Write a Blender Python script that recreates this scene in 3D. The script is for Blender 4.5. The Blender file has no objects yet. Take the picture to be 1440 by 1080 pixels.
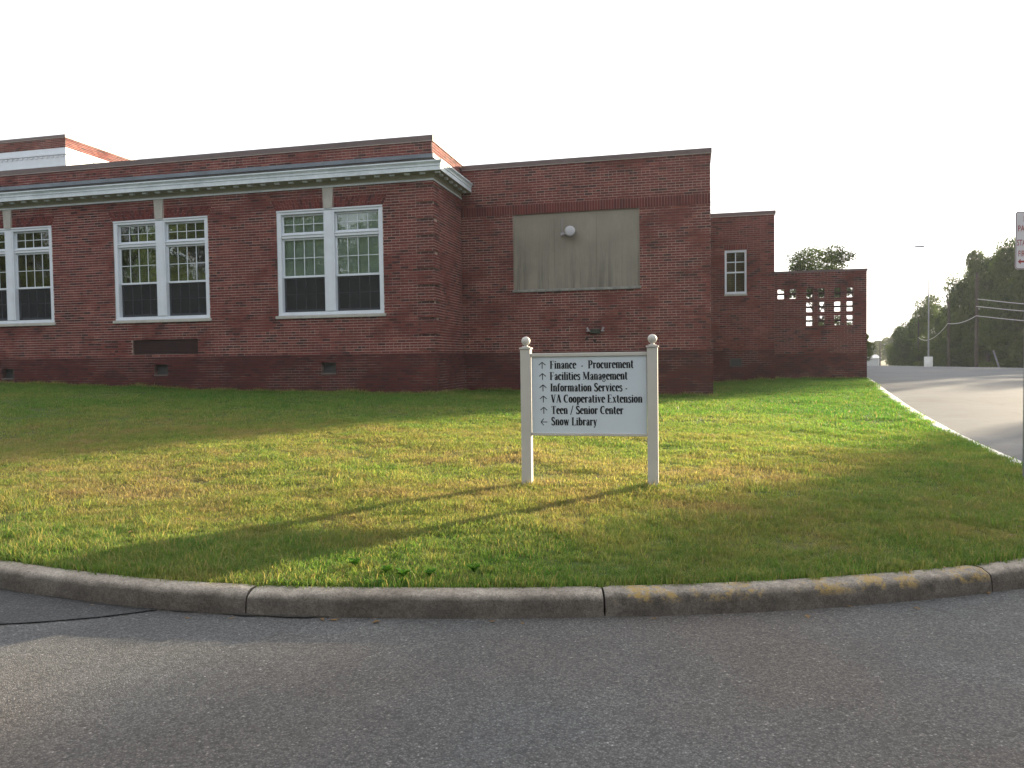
import bpy, bmesh, math, random
import numpy as np
from mathutils import Vector, Matrix, geometry, noise
random.seed(7); rng = np.random.default_rng(7)
scene = bpy.context.scene
col = scene.collection
R = math.radians

# ------------------------------------------------------------------ camera, sky, sun, exposure
YAW, ROLL, PITCH, FPX = R(13.2), math.atan(.0136), math.atan(37/1063), 1063.0
f0 = Vector((-math.sin(YAW), math.cos(YAW), 0)); r0 = Vector((math.cos(YAW), math.sin(YAW), 0))
fw = (math.cos(PITCH)*f0 - math.sin(PITCH)*Vector((0, 0, 1))).normalized()
u0 = r0.cross(fw)
Rt = math.cos(ROLL)*r0 - math.sin(ROLL)*u0
Up = math.sin(ROLL)*r0 + math.cos(ROLL)*u0
cd = bpy.data.cameras.new('camera'); cam = bpy.data.objects.new('camera', cd); col.objects.link(cam)
cam.matrix_world = Matrix(((Rt.x, Up.x, -fw.x, 0), (Rt.y, Up.y, -fw.y, 0), (Rt.z, Up.z, -fw.z, 1.6), (0, 0, 0, 1)))
cd.sensor_width = 36; cd.lens = 36*FPX/1440; cd.clip_start = .05; cd.clip_end = 3000
scene.camera = cam

SUN_EL, SUN_AZ = 11.7, 50.5                      # azimuth of the sun, degrees counter-clockwise from +X
sdir = Vector((math.cos(R(SUN_AZ))*math.cos(R(SUN_EL)), math.sin(R(SUN_AZ))*math.cos(R(SUN_EL)), math.sin(R(SUN_EL))))
w = bpy.data.worlds.new('World'); scene.world = w; w.use_nodes = True
nt = w.node_tree; nt.nodes.clear()
out = nt.nodes.new('ShaderNodeOutputWorld'); bg = nt.nodes.new('ShaderNodeBackground')
sky = nt.nodes.new('ShaderNodeTexSky'); sky.sky_type = 'NISHITA'; sky.sun_disc = False
sky.sun_elevation = R(SUN_EL); sky.sun_rotation = R(90-SUN_AZ)
sky.air_density = 1.0; sky.dust_density = 4.0; sky.ozone_density = 1.0
hs = nt.nodes.new('ShaderNodeHueSaturation'); hs.inputs['Saturation'].default_value = .38
mx = nt.nodes.new('ShaderNodeMix'); mx.data_type = 'RGBA'; mx.inputs[0].default_value = .5
mx.inputs['B'].default_value = (9.6, 9.9, 10.3, 1)        # high thin overcast veil over the clear-sky model
nt.links.new(sky.outputs[0], hs.inputs['Color']); nt.links.new(hs.outputs[0], mx.inputs['A'])
nt.links.new(mx.outputs['Result'], bg.inputs[0]); bg.inputs[1].default_value = .06
nt.links.new(bg.outputs[0], out.inputs[0])
sl = bpy.data.lights.new('sun', 'SUN'); so = bpy.data.objects.new('sun', sl); col.objects.link(so)
sl.energy = 5.0; sl.angle = R(.6); sl.color = (1, .83, .58)
so.rotation_euler = sdir.to_track_quat('Z', 'Y').to_euler(); so.location = (0, 0, 40)
scene.view_settings.view_transform = 'Standard'; scene.view_settings.look = 'None'
scene.view_settings.gamma = 1; scene.view_settings.exposure = 1.86
scene.render.engine = 'CYCLES'
scene.cycles.max_bounces = 6; scene.cycles.transparent_max_bounces = 12

# ------------------------------------------------------------------ helpers
def tag(o, label=None, cat=None, group=None, kind=None):
    if label: o['label'] = label
    if cat: o['category'] = cat
    if group: o['group'] = group
    if kind: o['kind'] = kind
    return o
def empty(name, loc=(0, 0, 0), rz=0):
    o = bpy.data.objects.new(name, None); col.objects.link(o); o.location = loc; o.rotation_euler = (0, 0, rz)
    o.empty_display_size = .2
    return o
def link(name, me, mats, parent=None):
    o = bpy.data.objects.new(name, me); col.objects.link(o)
    if mats is not None and not me.materials:
        for m in (mats if isinstance(mats, (list, tuple)) else [mats]): me.materials.append(m)
    if parent: o.parent = parent
    return o
def copy_tree(o, parent=None):
    c = o.copy(); col.objects.link(c); c.parent = parent
    for ch in o.children: copy_tree(ch, c)
    return c
class MB:
    def __init__(s): s.v = []; s.f = []; s.m = []; s.sm = []
    def add(s, vs, fs, mi=0, smooth=False):
        n = len(s.v); s.v += [tuple(p) for p in vs]
        for f in fs: s.f.append(tuple(i+n for i in f)); s.m.append(mi); s.sm.append(smooth)
        return s
    def box(s, a, b, mi=0):
        x0, y0, z0 = a; x1, y1, z1 = b
        vs = [(x0,y0,z0),(x1,y0,z0),(x1,y1,z0),(x0,y1,z0),(x0,y0,z1),(x1,y0,z1),(x1,y1,z1),(x0,y1,z1)]
        return s.add(vs, [(0,3,2,1),(4,5,6,7),(0,1,5,4),(1,2,6,5),(2,3,7,6),(3,0,4,7)], mi)
    def bbox(s, a, b, bev=.006, mi=0):     # box with chamfered vertical and top edges
        x0, y0, z0 = a; x1, y1, z1 = b; c = bev
        def ring(z, k): return [(x0+c+k,y0+k,z),(x1-c-k,y0+k,z),(x1-k,y0+c+k,z),(x1-k,y1-c-k,z),(x1-c-k,y1-k,z),(x0+c+k,y1-k,z),(x0+k,y1-c-k,z),(x0+k,y0+c+k,z)]
        vs = ring(z0+c, 0)+ring(z1-c, 0)+ring(z1, c)+ring(z0, c)
        fs = []
        for i in range(8):
            j = (i+1) % 8
            fs += [(i,j,j+8,i+8),(i+8,j+8,j+16,i+16),(i+24,j+24,j,i)]
        fs += [tuple(range(16,24)), tuple(range(31,23,-1))]
        return s.add(vs, fs, mi)
    def tube(s, p, q, r, r2=None, n=8, mi=0, caps=True):
        p = Vector(p); q = Vector(q); r2 = r if r2 is None else r2
        d = (q-p).normalized(); a = d.orthogonal().normalized(); b = d.cross(a)
        vs = []
        for c, rr in ((p, r), (q, r2)):
            for i in range(n):
                t = 2*math.pi*i/n; vs.append(c+rr*(math.cos(t)*a+math.sin(t)*b))
        s.add(vs, [(i, (i+1) % n, (i+1) % n+n, i+n) for i in range(n)], mi, True)
        if caps: s.add(vs, [tuple(range(n-1, -1, -1)), tuple(range(n, 2*n))], mi)
        return s
    def lathe(s, c, prof, n=16, mi=0):
        vs = []; cx, cy, cz = c
        for r, z in prof:
            for i in range(n):
                t = 2*math.pi*i/n; vs.append((cx+r*math.cos(t), cy+r*math.sin(t), cz+z))
        fs = []
        for k in range(len(prof)-1):
            for i in range(n):
                j = (i+1) % n; fs.append((k*n+i, k*n+j, (k+1)*n+j, (k+1)*n+i))
        return s.add(vs, fs, mi, True)
    def mesh(s, name):
        me = bpy.data.meshes.new(name); me.from_pydata(s.v, [], s.f)
        me.polygons.foreach_set('material_index', s.m); me.polygons.foreach_set('use_smooth', s.sm)
        me.update(); return me
    def build(s, name, mats, parent=None): return link(name, s.mesh(name), mats, parent)

# ------------------------------------------------------------------ materials
class NT:
    def __init__(s, name):
        s.m = bpy.data.materials.new(name); s.m.use_nodes = True; s.t = s.m.node_tree; s.t.nodes.clear()
        s.o = s.n('OutputMaterial')
    def n(s, typ, **k):
        nd = s.t.nodes.new('ShaderNode'+typ)
        for a, v in k.items(): setattr(nd, a, v)
        return nd
    def l(s, a, b): s.t.links.new(a, b)
    def pos(s, scale=(1, 1, 1)):
        g = s.n('NewGeometry'); m = s.n('Mapping'); m.inputs['Scale'].default_value = scale
        s.l(g.outputs['Position'], m.inputs[0]); return m.outputs[0]
    def noise(s, scale, detail=4, rough=.6, vec=None, dist=0):
        nd = s.n('TexNoise'); nd.inputs['Scale'].default_value = scale; nd.inputs['Detail'].default_value = detail
        nd.inputs['Roughness'].default_value = rough; nd.inputs['Distortion'].default_value = dist
        s.l(vec if vec is not None else s.pos(), nd.inputs['Vector']); return nd.outputs['Fac']
    def ramp(s, fac, stops, interp='LINEAR'):
        r = s.n('ValToRGB'); r.color_ramp.interpolation = interp; e = r.color_ramp.elements
        while len(e) < len(stops): e.new(.5)
        for i, (p, c) in enumerate(stops):
            e[i].position = p; e[i].color = (c, c, c, 1) if isinstance(c, (int, float)) else (*c, 1)
        s.l(fac, r.inputs[0]); return r.outputs[0]
    def mix(s, fac, a, b, mode='MIX'):
        m = s.n('Mix', data_type='RGBA', blend_type=mode)
        for k, v in ((0, fac), ('A', a), ('B', b)):
            i = m.inputs[k]
            if isinstance(v, (int, float)): i.default_value = v if k == 0 else (v, v, v, 1)
            elif isinstance(v, (tuple, list)): i.default_value = (*v, 1)
            else: s.l(v, i)
        return m.outputs['Result']
    def math(s, op, a, b=None):
        m = s.n('Math', operation=op)
        for i, v in enumerate((a, b)):
            if v is None: continue
            if isinstance(v, (int, float)): m.inputs[i].default_value = v
            else: s.l(v, m.inputs[i])
        return m.outputs[0]
    def bsdf(s, colr, rough=.8, bump=None, bstr=.3, bdist=.01, metal=0, spec=.5):
        b = s.n('BsdfPrincipled'); b.inputs['Metallic'].default_value = metal
        b.inputs['Specular IOR Level'].default_value = spec
        if isinstance(colr, (tuple, list)): b.inputs['Base Color'].default_value = (*colr, 1)
        else: s.l(colr, b.inputs['Base Color'])
        if isinstance(rough, (int, float)): b.inputs['Roughness'].default_value = rough
        else: s.l(rough, b.inputs['Roughness'])
        if bump is not None:
            bp = s.n('Bump'); bp.inputs['Strength'].default_value = bstr; bp.inputs['Distance'].default_value = bdist
            s.l(bump, bp.inputs['Height']); s.l(bp.outputs[0], b.inputs['Normal'])
        s.l(b.outputs[0], s.o.inputs[0]); return b
def simple(name, c, rough=.7, var=.15, scale=6, metal=0, spec=.4, bump=.15):
    s = NT(name); f = s.noise(scale, 5); lo = tuple(x*(1-var) for x in c); hi = tuple(min(1, x*(1+var)) for x in c)
    f2 = s.noise(scale*14, 3)
    s.bsdf(s.ramp(f, [(.3, lo), (.7, hi)]), rough, f2, bump, .004, metal, spec); return s.m

def brick_material(name, dirt=0.0):
    s = NT(name)
    a = s.n('Attribute', attribute_name='tone'); tone = a.outputs['Fac']
    c = s.ramp(tone, [(0, (.030, .015, .017)), (.07, (.052, .018, .019)), (.2, (.090, .024, .025)), (.45, (.128, .031, .030)), (.7, (.152, .037, .034)), (.88, (.19, .055, .046)), (1, (.23, .08, .06))])
    n1 = s.noise(1.1, 4, .6); c = s.mix(.55, c, s.ramp(n1, [(.3, .72), (.7, 1.22)]), 'MULTIPLY')
    n2 = s.noise(60, 4, .7); c = s.mix(.5, c, s.ramp(n2, [(.3, .75), (.7, 1.2)]), 'MULTIPLY')
    if dirt:
        n3 = s.noise(.9, 3, .6, s.pos((1, 1, 1.6))); c = s.mix(dirt, c, s.ramp(n3, [(.35, (.50, .47, .48)), (.6, (.80, .76, .74))]), 'MULTIPLY')
    # soot runs below openings and stains
    n4 = s.noise(1.3, 5, .65, s.pos((1.5, 1.5, .28))); c = s.mix(.5, c, s.ramp(n4, [(.28, .6), (.45, 1.0)]), 'MULTIPLY')
    s.bsdf(c, .88, n2, .4, .004, 0, .25); return s.m
def mortar_material(name, c0=(.44, .325, .29), dark=False):
    s = NT(name)
    n = s.noise(2.2, 4, .6); n2 = s.noise(70, 3)
    if dark:
        n = s.noise(.75, 3, .7, s.pos((1, 1, 2.0)))
        c = s.ramp(n, [(.40, (.055, .038, .036)), (.50, (.085, .056, .050)), (.60, (.20, .15, .135))])
    else:
        c = s.ramp(n, [(.3, tuple(x*.72 for x in c0)), (.65, c0)])
        n4 = s.noise(.8, 3, .6, s.pos((1, 1, 1.4))); c = s.mix(.85, c, s.ramp(n4, [(.38, (.30, .25, .25)), (.52, 1.0)]), 'MULTIPLY')
    s.bsdf(c, .92, n2, .5, .004, 0, .2); return s.m
M = {}
M['brick'] = brick_material('red_brick'); M['brick_base'] = brick_material('base_brick', .9)
M['mortar'] = mortar_material('mortar'); M['mortar_dark'] = mortar_material('dark_mortar', dark=True)
M['mortar_far'] = mortar_material('mortar_thin', (.26, .19, .17))
def mk_core():
    s = NT('plain_brickwork'); bt = s.n('TexBrick'); bt.offset = .5
    tc = s.n('TexCoord'); mp = s.n('Mapping'); 
    g = s.n('NewGeometry'); sep = s.n('SeparateXYZ'); s.l(g.outputs['Position'], sep.inputs[0])
    cmb = s.n('CombineXYZ'); s.l(s.math('ADD', sep.outputs[0], sep.outputs[1]), cmb.inputs[0]); s.l(sep.outputs[2], cmb.inputs[1])
    s.l(cmb.outputs[0], bt.inputs['Vector'])
    for k, v in (('Scale', 1), ('Brick Width', .2225), ('Row Height', .07), ('Mortar Size', .006)): bt.inputs[k].default_value = v
    bt.inputs['Color1'].default_value = (.13, .046, .04, 1); bt.inputs['Color2'].default_value = (.19, .07, .055, 1); bt.inputs['Mortar'].default_value = (.24, .18, .15, 1)
    s.bsdf(bt.outputs[0], .9); return s.m
M['core'] = mk_core()
M['dark'] = simple('dark_interior', (.02, .02, .022), .9)
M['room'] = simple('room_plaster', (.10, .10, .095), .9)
M['white'] = simple('white_paint', (.62, .67, .74), .5, .06, 3, bump=.08)
def mk_cornice():
    s = NT('weathered_white_paint'); n = s.noise(1.2, 5, .6, s.pos((1, 1, 3))); n2 = s.noise(9, 4)
    c = s.ramp(n, [(.3, (.46, .53, .57)), (.6, (.62, .69, .74))]); c = s.mix(.4, c, s.ramp(n2, [(.35, .8), (.6, 1.05)]), 'MULTIPLY')
    s.bsdf(c, .5, n2, .1, .003); return s.m
M['cornice'] = mk_cornice()
M['soffit'] = simple('olive_soffit_paint', (.30, .30, .24), .7, .15, 2)
M['stone'] = simple('limestone', (.40, .39, .36), .8, .15, 4)
M['sillgrey'] = simple('dirty_grey_sill', (.21, .21, .20), .85, .35, 5)
M['ventsill'] = simple('grimy_vent_sill', (.13, .115, .105), .85, .2, 6)
M['flashing'] = simple('blue_grey_flashing', (.13, .155, .18), .5, .2, 2, .3)
M['coping'] = simple('brown_coping_metal', (.115, .085, .085), .45, .15, 2, .2)
M['copline'] = simple('pale_drip_edge', (.33, .28, .26), .5)
M['blind'] = simple('pale_roller_blind', (.70, .82, .80), .8, .12, 3)
M['louver'] = simple('dark_brown_louver', (.060, .032, .032), .6)
M['ventgrey'] = simple('grey_vent_metal', (.035, .04, .042), .5)
M['post'] = simple('sign_post_vinyl', (.50, .48, .45), .5, .06, 3, bump=.05)
M['panel'] = simple('sign_panel_white', (.56, .62, .69), .45, .03, 2, bump=.03)
M['ink'] = simple('black_lettering', (.006, .006, .008), .5, .05)
M['red'] = simple('red_lettering', (.30, .05, .05), .5, .05)
M['signwhite'] = simple('sheet_sign_white', (.62, .60, .62), .4, .04)
M['steel'] = simple('galvanised_steel', (.25, .26, .27), .45, .15, 5, .5)
M['lampmetal'] = simple('lamp_grey_metal', (.34, .33, .38), .45, .08, 5, .2)
M['lens'] = simple('lamp_lens', (.42, .42, .46), .3, .05)
M['wood'] = simple('utility_pole_wood', (.055, .045, .036), .9, .3, 3)
M['wire'] = simple('aluminium_wire', (.42, .42, .40), .4, .1, 3, .3)
M['concrete'] = simple('pale_concrete', (.50, .49, .46), .85, .15, 3)
M['siding'] = simple('grey_siding', (.35, .37, .40), .7)
M['shadow_gap'] = simple('shadow_gap_felt', (.07, .07, .07), .9)
def mk_screen():
    s = NT('insect_screen'); t = s.n('BsdfTransparent'); t.inputs[0].default_value = (.62, .62, .63, 1)
    d = s.n('BsdfDiffuse'); d.inputs[0].default_value = (.070, .078, .086, 1); m = s.n('MixShader'); m.inputs[0].default_value = .30
    s.l(t.outputs[0], m.inputs[1]); s.l(d.outputs[0], m.inputs[2]); s.l(m.outputs[0], s.o.inputs[0]); return s.m
M['screen'] = mk_screen()
def mk_glass():
    s = NT('old_window_glass'); t = s.n('BsdfTransparent'); t.inputs[0].default_value = (.78, .82, .79, 1)
    g = s.n('BsdfGlossy'); g.inputs['Roughness'].default_value = .015; g.inputs[0].default_value = (.9, .93, .95, 1)
    n = s.noise(3.0, 2, .5); bp = s.n('Bump'); bp.inputs['Strength'].default_value = .035; bp.inputs['Distance'].default_value = .05
    s.l(n, bp.inputs['Height']); s.l(bp.outputs[0], g.inputs['Normal'])
    fr = s.n('Fresnel'); fr.inputs[0].default_value = 1.55
    fac = s.math('ADD', s.math('MULTIPLY', fr.outputs[0], 1.2), .03)
    m = s.n('MixShader'); s.l(fac, m.inputs[0]); s.l(t.outputs[0], m.inputs[1]); s.l(g.outputs[0], m.inputs[2]); s.l(m.outputs[0], s.o.inputs[0]); return s.m
M['glass'] = mk_glass()
def mk_board():
    s = NT('weathered_plywood')
    n = s.noise(1.0, 4, .6); c = s.ramp(n, [(.3, (.185, .168, .140)), (.7, (.25, .228, .190))])
    g = s.n('NewGeometry'); sep = s.n('SeparateXYZ'); s.l(g.outputs['Position'], sep.inputs[0])
    st = s.noise(7, 4, .7, s.pos((1, 1, .05)))                         # water streaks running down
    h = s.n('MapRange'); h.inputs['From Min'].default_value = 5.1; h.inputs['From Max'].default_value = 3.6; s.l(sep.outputs[2], h.inputs[0])
    k = s.math('MULTIPLY', s.ramp(st, [(.44, 0), (.60, 1)]), s.math('MULTIPLY', h.outputs[0], s.ramp(s.noise(1.1, 2, .5, s.pos((1, 1, .1))), [(.4, .2), (.6, 1)])))
    c = s.mix(s.math('MULTIPLY', k, .95), c, (.045, .045, .042))
    fine = s.noise(40, 3, .6, s.pos((1, 1, .08))); c = s.mix(.35, c, s.ramp(fine, [(.3, .8), (.7, 1.15)]), 'MULTIPLY')
    s.bsdf(c, .8, fine, .2, .003); return s.m
M['board'] = mk_board()
def mk_asphalt(name, base, warm, lot=False):
    s = NT(name)
    fine = s.noise(150, 2, .7); vor = s.n('TexVoronoi'); vor.inputs['Scale'].default_value = 95; s.l(s.pos(), vor.inputs['Vector'])
    agg = s.ramp(vor.outputs['Distance'], [(.08, 1.0), (.5, .0)])
    col_ = s.n('SeparateXYZ'); s.l(vor.outputs['Color'], col_.inputs[0])
    stone = s.ramp(col_.outputs[0], [(0, .38), (.5, .85), (.9, 1.22), (.985, 1.4), (1, 2.6)])
    big = s.noise(.55, 5, .6); mid = s.noise(3.5, 5, .65)
    c = s.ramp(big, [(.35, tuple(x*.84 for x in base)), (.65, tuple(x*1.13 for x in base))])
    c = s.mix(.5, c, s.ramp(mid, [(.35, .80), (.65, 1.18)]), 'MULTIPLY')
    c = s.mix(s.ramp(s.noise(.35, 3, .5), [(.42, 0), (.60, .75)]), c, warm)
    if not lot:
        c = s.mix(.8, c, stone, 'MULTIPLY'); c = s.mix(.8, c, s.ramp(agg, [(.1, .55), (.6, 1.12)]), 'MULTIPLY')
    crk = s.n('TexVoronoi', feature='DISTANCE_TO_EDGE'); crk.inputs['Scale'].default_value = .33 if not lot else .12
    wv = s.n('TexNoise'); wv.inputs['Scale'].default_value = 2.5; wv.inputs['Detail'].default_value = 6; s.l(s.pos(), wv.inputs['Vector'])
    s.l(s.mix(.25, s.pos(), wv.outputs['Color'], 'ADD'), crk.inputs['Vector'])
    ck = s.math('MULTIPLY', s.ramp(crk.outputs[0], [(.0, 1), (.0035 if not lot else .006, 0)]), s.ramp(s.noise(.7, 3), [(.5, 0), (.56, .40)]))
    c = s.mix(ck, c, (.022, .022, .022))
    if lot:   # streaky sealed patches and tyre wear
        st = s.noise(.7, 5, .6, s.pos((.35, 1.2, 1)))
        c = s.mix(.6, c, s.ramp(st, [(.3, .82), (.7, 1.12)]), 'MULTIPLY')
    h = s.mix(.5, agg, fine)
    s.bsdf(c, .82, h, .9 if not lot else .4, .006, 0, .45 if not lot else .25); return s.m
M['asphalt'] = mk_asphalt('street_asphalt', (.140, .138, .138), (.158, .132, .114))  # warm second colour paints a sunlit tint into the asphalt in blotches
M['lot'] = mk_asphalt('parking_lot_asphalt', (.104, .111, .122), (.108, .113, .121), True)
def mk_kerb(yellow):
    s = NT('old_kerb_concrete_yellow' if yellow else 'old_kerb_concrete')
    n = s.noise(2.3, 5, .65); n2 = s.noise(26, 5, .7); n3 = s.noise(120, 2)
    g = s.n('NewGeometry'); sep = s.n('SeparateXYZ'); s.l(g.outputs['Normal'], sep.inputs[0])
    c = s.ramp(n, [(.3, (.17, .148, .128)), (.7, (.34, .31, .275))]); c = s.mix(.6, c, s.ramp(n2, [(.3, .55), (.55, 1.0), (.7, 1.25)]), 'MULTIPLY')
    sp = s.noise(75, 3, .8); c = s.mix(.85, c, s.ramp(sp, [(.32, .48), (.5, 1.0), (.68, 1.3)]), 'MULTIPLY')
    # shade put into the colour: stained upright face darkened, top lightened
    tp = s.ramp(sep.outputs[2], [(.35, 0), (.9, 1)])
    shade_grime = s.mix(.7, c, s.ramp(s.noise(3, 4, .6, s.pos((1, 1, 4))), [(.3, (.12, .105, .095)), (.7, (.36, .33, .30))]), 'MULTIPLY')
    c = s.mix(tp, shade_grime, s.mix(.7, c, (1.5, 1.45, 1.38), 'MULTIPLY'))
    if yellow:
        k = s.ramp(s.noise(4.5, 5, .7), [(.50, 0), (.57, 1)]); k2 = s.ramp(s.noise(30, 4, .7), [(.38, 0), (.52, 1)])
        pz = s.ramp(s.n('NewGeometry').outputs['Pointiness'], [(.0, 1), (1, 1)])
        zz = s.n('NewGeometry'); sz = s.n('SeparateXYZ'); s.l(zz.outputs['Position'], sz.inputs[0])
        hi = s.n('MapRange'); hi.inputs['From Min'].default_value = .07; hi.inputs['From Max'].default_value = .115; s.l(sz.outputs[2], hi.inputs[0])
        c = s.mix(.45, c, s.ramp(s.noise(9, 4), [(.4, .5), (.6, 1.1)]), 'MULTIPLY')
        c = s.mix(s.math('MULTIPLY', s.math('MULTIPLY', k, k2), s.math('MULTIPLY', hi.outputs[0], .8)), c, (.40, .27, .085))
    s.bsdf(c, .88, s.mix(.5, n2, n3), 1.0, .014, 0, .3); return s.m
M['kerb'] = mk_kerb(False); M['kerb_y'] = mk_kerb(True)
M['kerb_pale'] = simple('pale_kerb_concrete', (.60, .58, .53), .85, .18, 5)
def grass_color(s, tip=None):
    """lush to straw patches across the lawn, from world position"""
    a = s.noise(.42, 5, .62, s.pos((.7, 1.3, 1)), .3); b = s.noise(2.4, 4, .65, None, .4); c_ = s.noise(25, 2)
    g = s.n('NewGeometry'); sep = s.n('SeparateXYZ'); s.l(g.outputs['Position'], sep.inputs[0])
    # the strip in the middle of the lawn is drier; the strip along the building is lusher
    dry = s.n('MapRange'); dry.inputs['From Min'].default_value = 16.5; dry.inputs['From Max'].default_value = 10.5; s.l(sep.outputs[1], dry.inputs[0])
    f = s.math('ADD', s.math('ADD', s.math('MULTIPLY', a, .55), s.math('MULTIPLY', b, .45)), s.math('MULTIPLY', s.math('SUBTRACT', c_, .5), .25))
    f = s.math('ADD', f, s.math('MULTIPLY', s.math('SUBTRACT', dry.outputs[0], .6), .14))
    # sign panel's shadow painted as greener turf behind the kerb; right greener, middle drier
    def mr(sock, a, b, v):
        q = s.n('MapRange', interpolation_type='SMOOTHSTEP'); q.inputs['From Min'].default_value = a; q.inputs['From Max'].default_value = b; s.l(sock, q.inputs[0]); return s.math('MULTIPLY', q.outputs[0], v)
    f = s.math('SUBTRACT', f, mr(sep.outputs[1], 6.1, 5.0, .10)); f = s.math('SUBTRACT', f, mr(sep.outputs[0], .3, 3.0, .07))
    f = s.math('ADD', f, s.math('MULTIPLY', mr(sep.outputs[1], 5.8, 7.0, .055), mr(sep.outputs[1], 11.5, 9.0, 1.0)))
    return s.ramp(f, [(.28, (.060, .165, .030)), (.40, (.092, .188, .038)), (.50, (.135, .205, .052)), (.58, (.185, .215, .066)), (.67, (.235, .205, .10)), (.77, (.235, .175, .11))])
def mk_grass():
    s = NT('grass_blades'); c = grass_color(s)
    oi = s.n('ObjectInfo'); rnd = oi.outputs['Random']; c = s.mix(.6, c, s.ramp(rnd, [(0, .65), (1, 1.35)]), 'MULTIPLY')
    a = s.n('Attribute', attribute_name='tone'); 
    c = s.mix(s.ramp(a.outputs['Fac'], [(.80, 0), (.86, .8)]), c, (.30, .24, .12))
    c = s.mix(.5, c, s.ramp(a.outputs['Fac'], [(0, .7), (.8, 1.25)]), 'MULTIPLY')
    d = s.n('BsdfPrincipled'); d.inputs['Roughness'].default_value = .55; d.inputs['Specular IOR Level'].default_value = .25; s.l(c, d.inputs['Base Color'])
    t = s.n('BsdfTranslucent'); s.l(s.mix(1, c, (1.7, 1.6, .95), 'MULTIPLY'), t.inputs[0])
    m = s.n('MixShader'); m.inputs[0].default_value = .55; s.l(d.outputs[0], m.inputs[1]); s.l(t.outputs[0], m.inputs[2]); s.l(m.outputs[0], s.o.inputs[0]); return s.m
M['grass'] = mk_grass()
def mk_lawn():
    s = NT('lawn_soil_and_thatch'); c = s.mix(.6, grass_color(s), (.05, .045, .02)); n = s.noise(40, 4)
    s.bsdf(s.mix(.5, c, s.ramp(n, [(.3, .6), (.7, 1.2)]), 'MULTIPLY'), .95, n, .8, .02, 0, .1); return s.m
M['lawn'] = mk_lawn()
def mk_ground():
    s = NT('rough_ground'); n = s.noise(.08, 6); s.bsdf(s.ramp(n, [(.3, (.035, .05, .018)), (.7, (.07, .08, .03))]), .95); return s.m
M['ground'] = mk_ground()
def mk_leaf(name, lo, hi, trans=.35):
    s = NT(name); a = s.n('Attribute', attribute_name='tone'); c = s.ramp(a.outputs['Fac'], [(0, lo), (1, hi)])
    oi = s.n('ObjectInfo'); c = s.mix(.5, c, s.ramp(oi.outputs['Random'], [(0, (.75, .85, .75)), (1, (1.3, 1.15, 1.0))]), 'MULTIPLY')
    d = s.n('BsdfDiffuse'); s.l(c, d.inputs[0]); t = s.n('BsdfTranslucent'); s.l(s.mix(1, c, (1.5, 1.6, .8), 'MULTIPLY'), t.inputs[0])
    m = s.n('MixShader'); m.inputs[0].default_value = trans; s.l(d.outputs[0], m.inputs[1]); s.l(t.outputs[0], m.inputs[2]); s.l(m.outputs[0], s.o.inputs[0]); return s.m
M['leaf'] = mk_leaf('broadleaf_foliage', (.028, .048, .018), (.082, .112, .042), .3)
M['leaf_light'] = mk_leaf('bright_foliage', (.042, .066, .022), (.105, .135, .045), .3)
M['bark'] = simple('tree_bark', (.07, .055, .045), .95, .3, 6)

# ------------------------------------------------------------------ terrain heights (thin plate splines)
def tps(pts):
    P = np.array(pts, float); X = P[:, :2]; n = len(P)
    d = np.linalg.norm(X[:, None]-X[None], axis=2); K = np.where(d > 0, d*d*np.log(d+1e-12), 0)
    A = np.zeros((n+3, n+3)); A[:n, :n] = K+np.eye(n)*.02; A[:n, n] = 1; A[:n, n+1:] = X; A[n, :n] = 1; A[n+1:, :n] = X.T
    wv = np.linalg.solve(A, np.r_[P[:, 2], 0, 0, 0])
    def f(x, y):
        x = np.atleast_1d(np.asarray(x, float)); y = np.atleast_1d(np.asarray(y, float))
        r = np.sqrt((x[:, None]-X[None, :, 0])**2+(y[:, None]-X[None, :, 1])**2)
        return np.where(r > 0, r*r*np.log(r+1e-12), 0)@wv[:n]+wv[n]+wv[n+1]*x+wv[n+2]*y
    return f
K1 = .15
kerb_front = [(-26, 13.5, .0), (-16, 8.6, .0), (-10, 5.95, .0), (-6.8, 4.85, .0), (-4.82, 4.38, 0), (-4.13, 4.27, 0), (-3.45, 4.2, 0), (-2.73, 4.215, 0), (-2.12, 4.29, 0),
              (-1.24, 4.44, 0), (-.515, 4.61, 0), (-.047, 4.735, 0), (.68, 4.98, 0), (1.44, 5.31, 0), (1.95, 5.57, 0), (2.4, 5.85, .0), (2.95, 6.35, .0), (3.45, 7.1, .01),
              (3.83, 8.3, .03), (4.05, 10.0, .06), (4.18, 12.1, .10), (4.36, 14.4, .16), (4.68, 17.4, .24), (5.30, 22.2, .38), (6.3, 29.2, .55), (6.9, 34, .6)]
road_pts = [(x, y, z) for x, y, z in kerb_front] + [(-30, -20, 0), (0, -25, 0), (30, -20, 0), (0, 0, 0), (-10, 0, 0), (10, 3, 0), (-20, 3, 0), (20, 5, -.05), (14, 20, .22), (25, 30, .2), (45, 20, -.2),
            (18, 64, .46), (10, 60, .55), (17, 80, .36), (33, 84, -.22), (50, 70, -.4), (60, 45, -.4), (8, 45, .62), (4, 80, .45), (-30, -60, 0), (70, -20, -.3), (70, 90, -.6)]
road_h = tps(road_pts)
lawn_pts = [(x, y+.15 if x < 2.5 else y, z+K1) for x, y, z in kerb_front] + [(-20, 18.39, 1.0), (-14.3, 18.39, .84), (-6.34, 18.39, .68), (-6.3, 20.8, .66), (-3, 20.8, .58), (.62, 20.8, .485), (2.8, 26.58, .70),
            (.85, 26.6, .66), (5.9, 28.7, .68), (3.0, 28.7, .67), (-1.66, 7.75, .262), (-.36, 7.75, .255), (-30, 19, 1.1), (2, 33, .7), (-8, 12, .5), (-18, 12, .72), (1.5, 12, .33)]
lawn_h = tps(lawn_pts)

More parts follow.
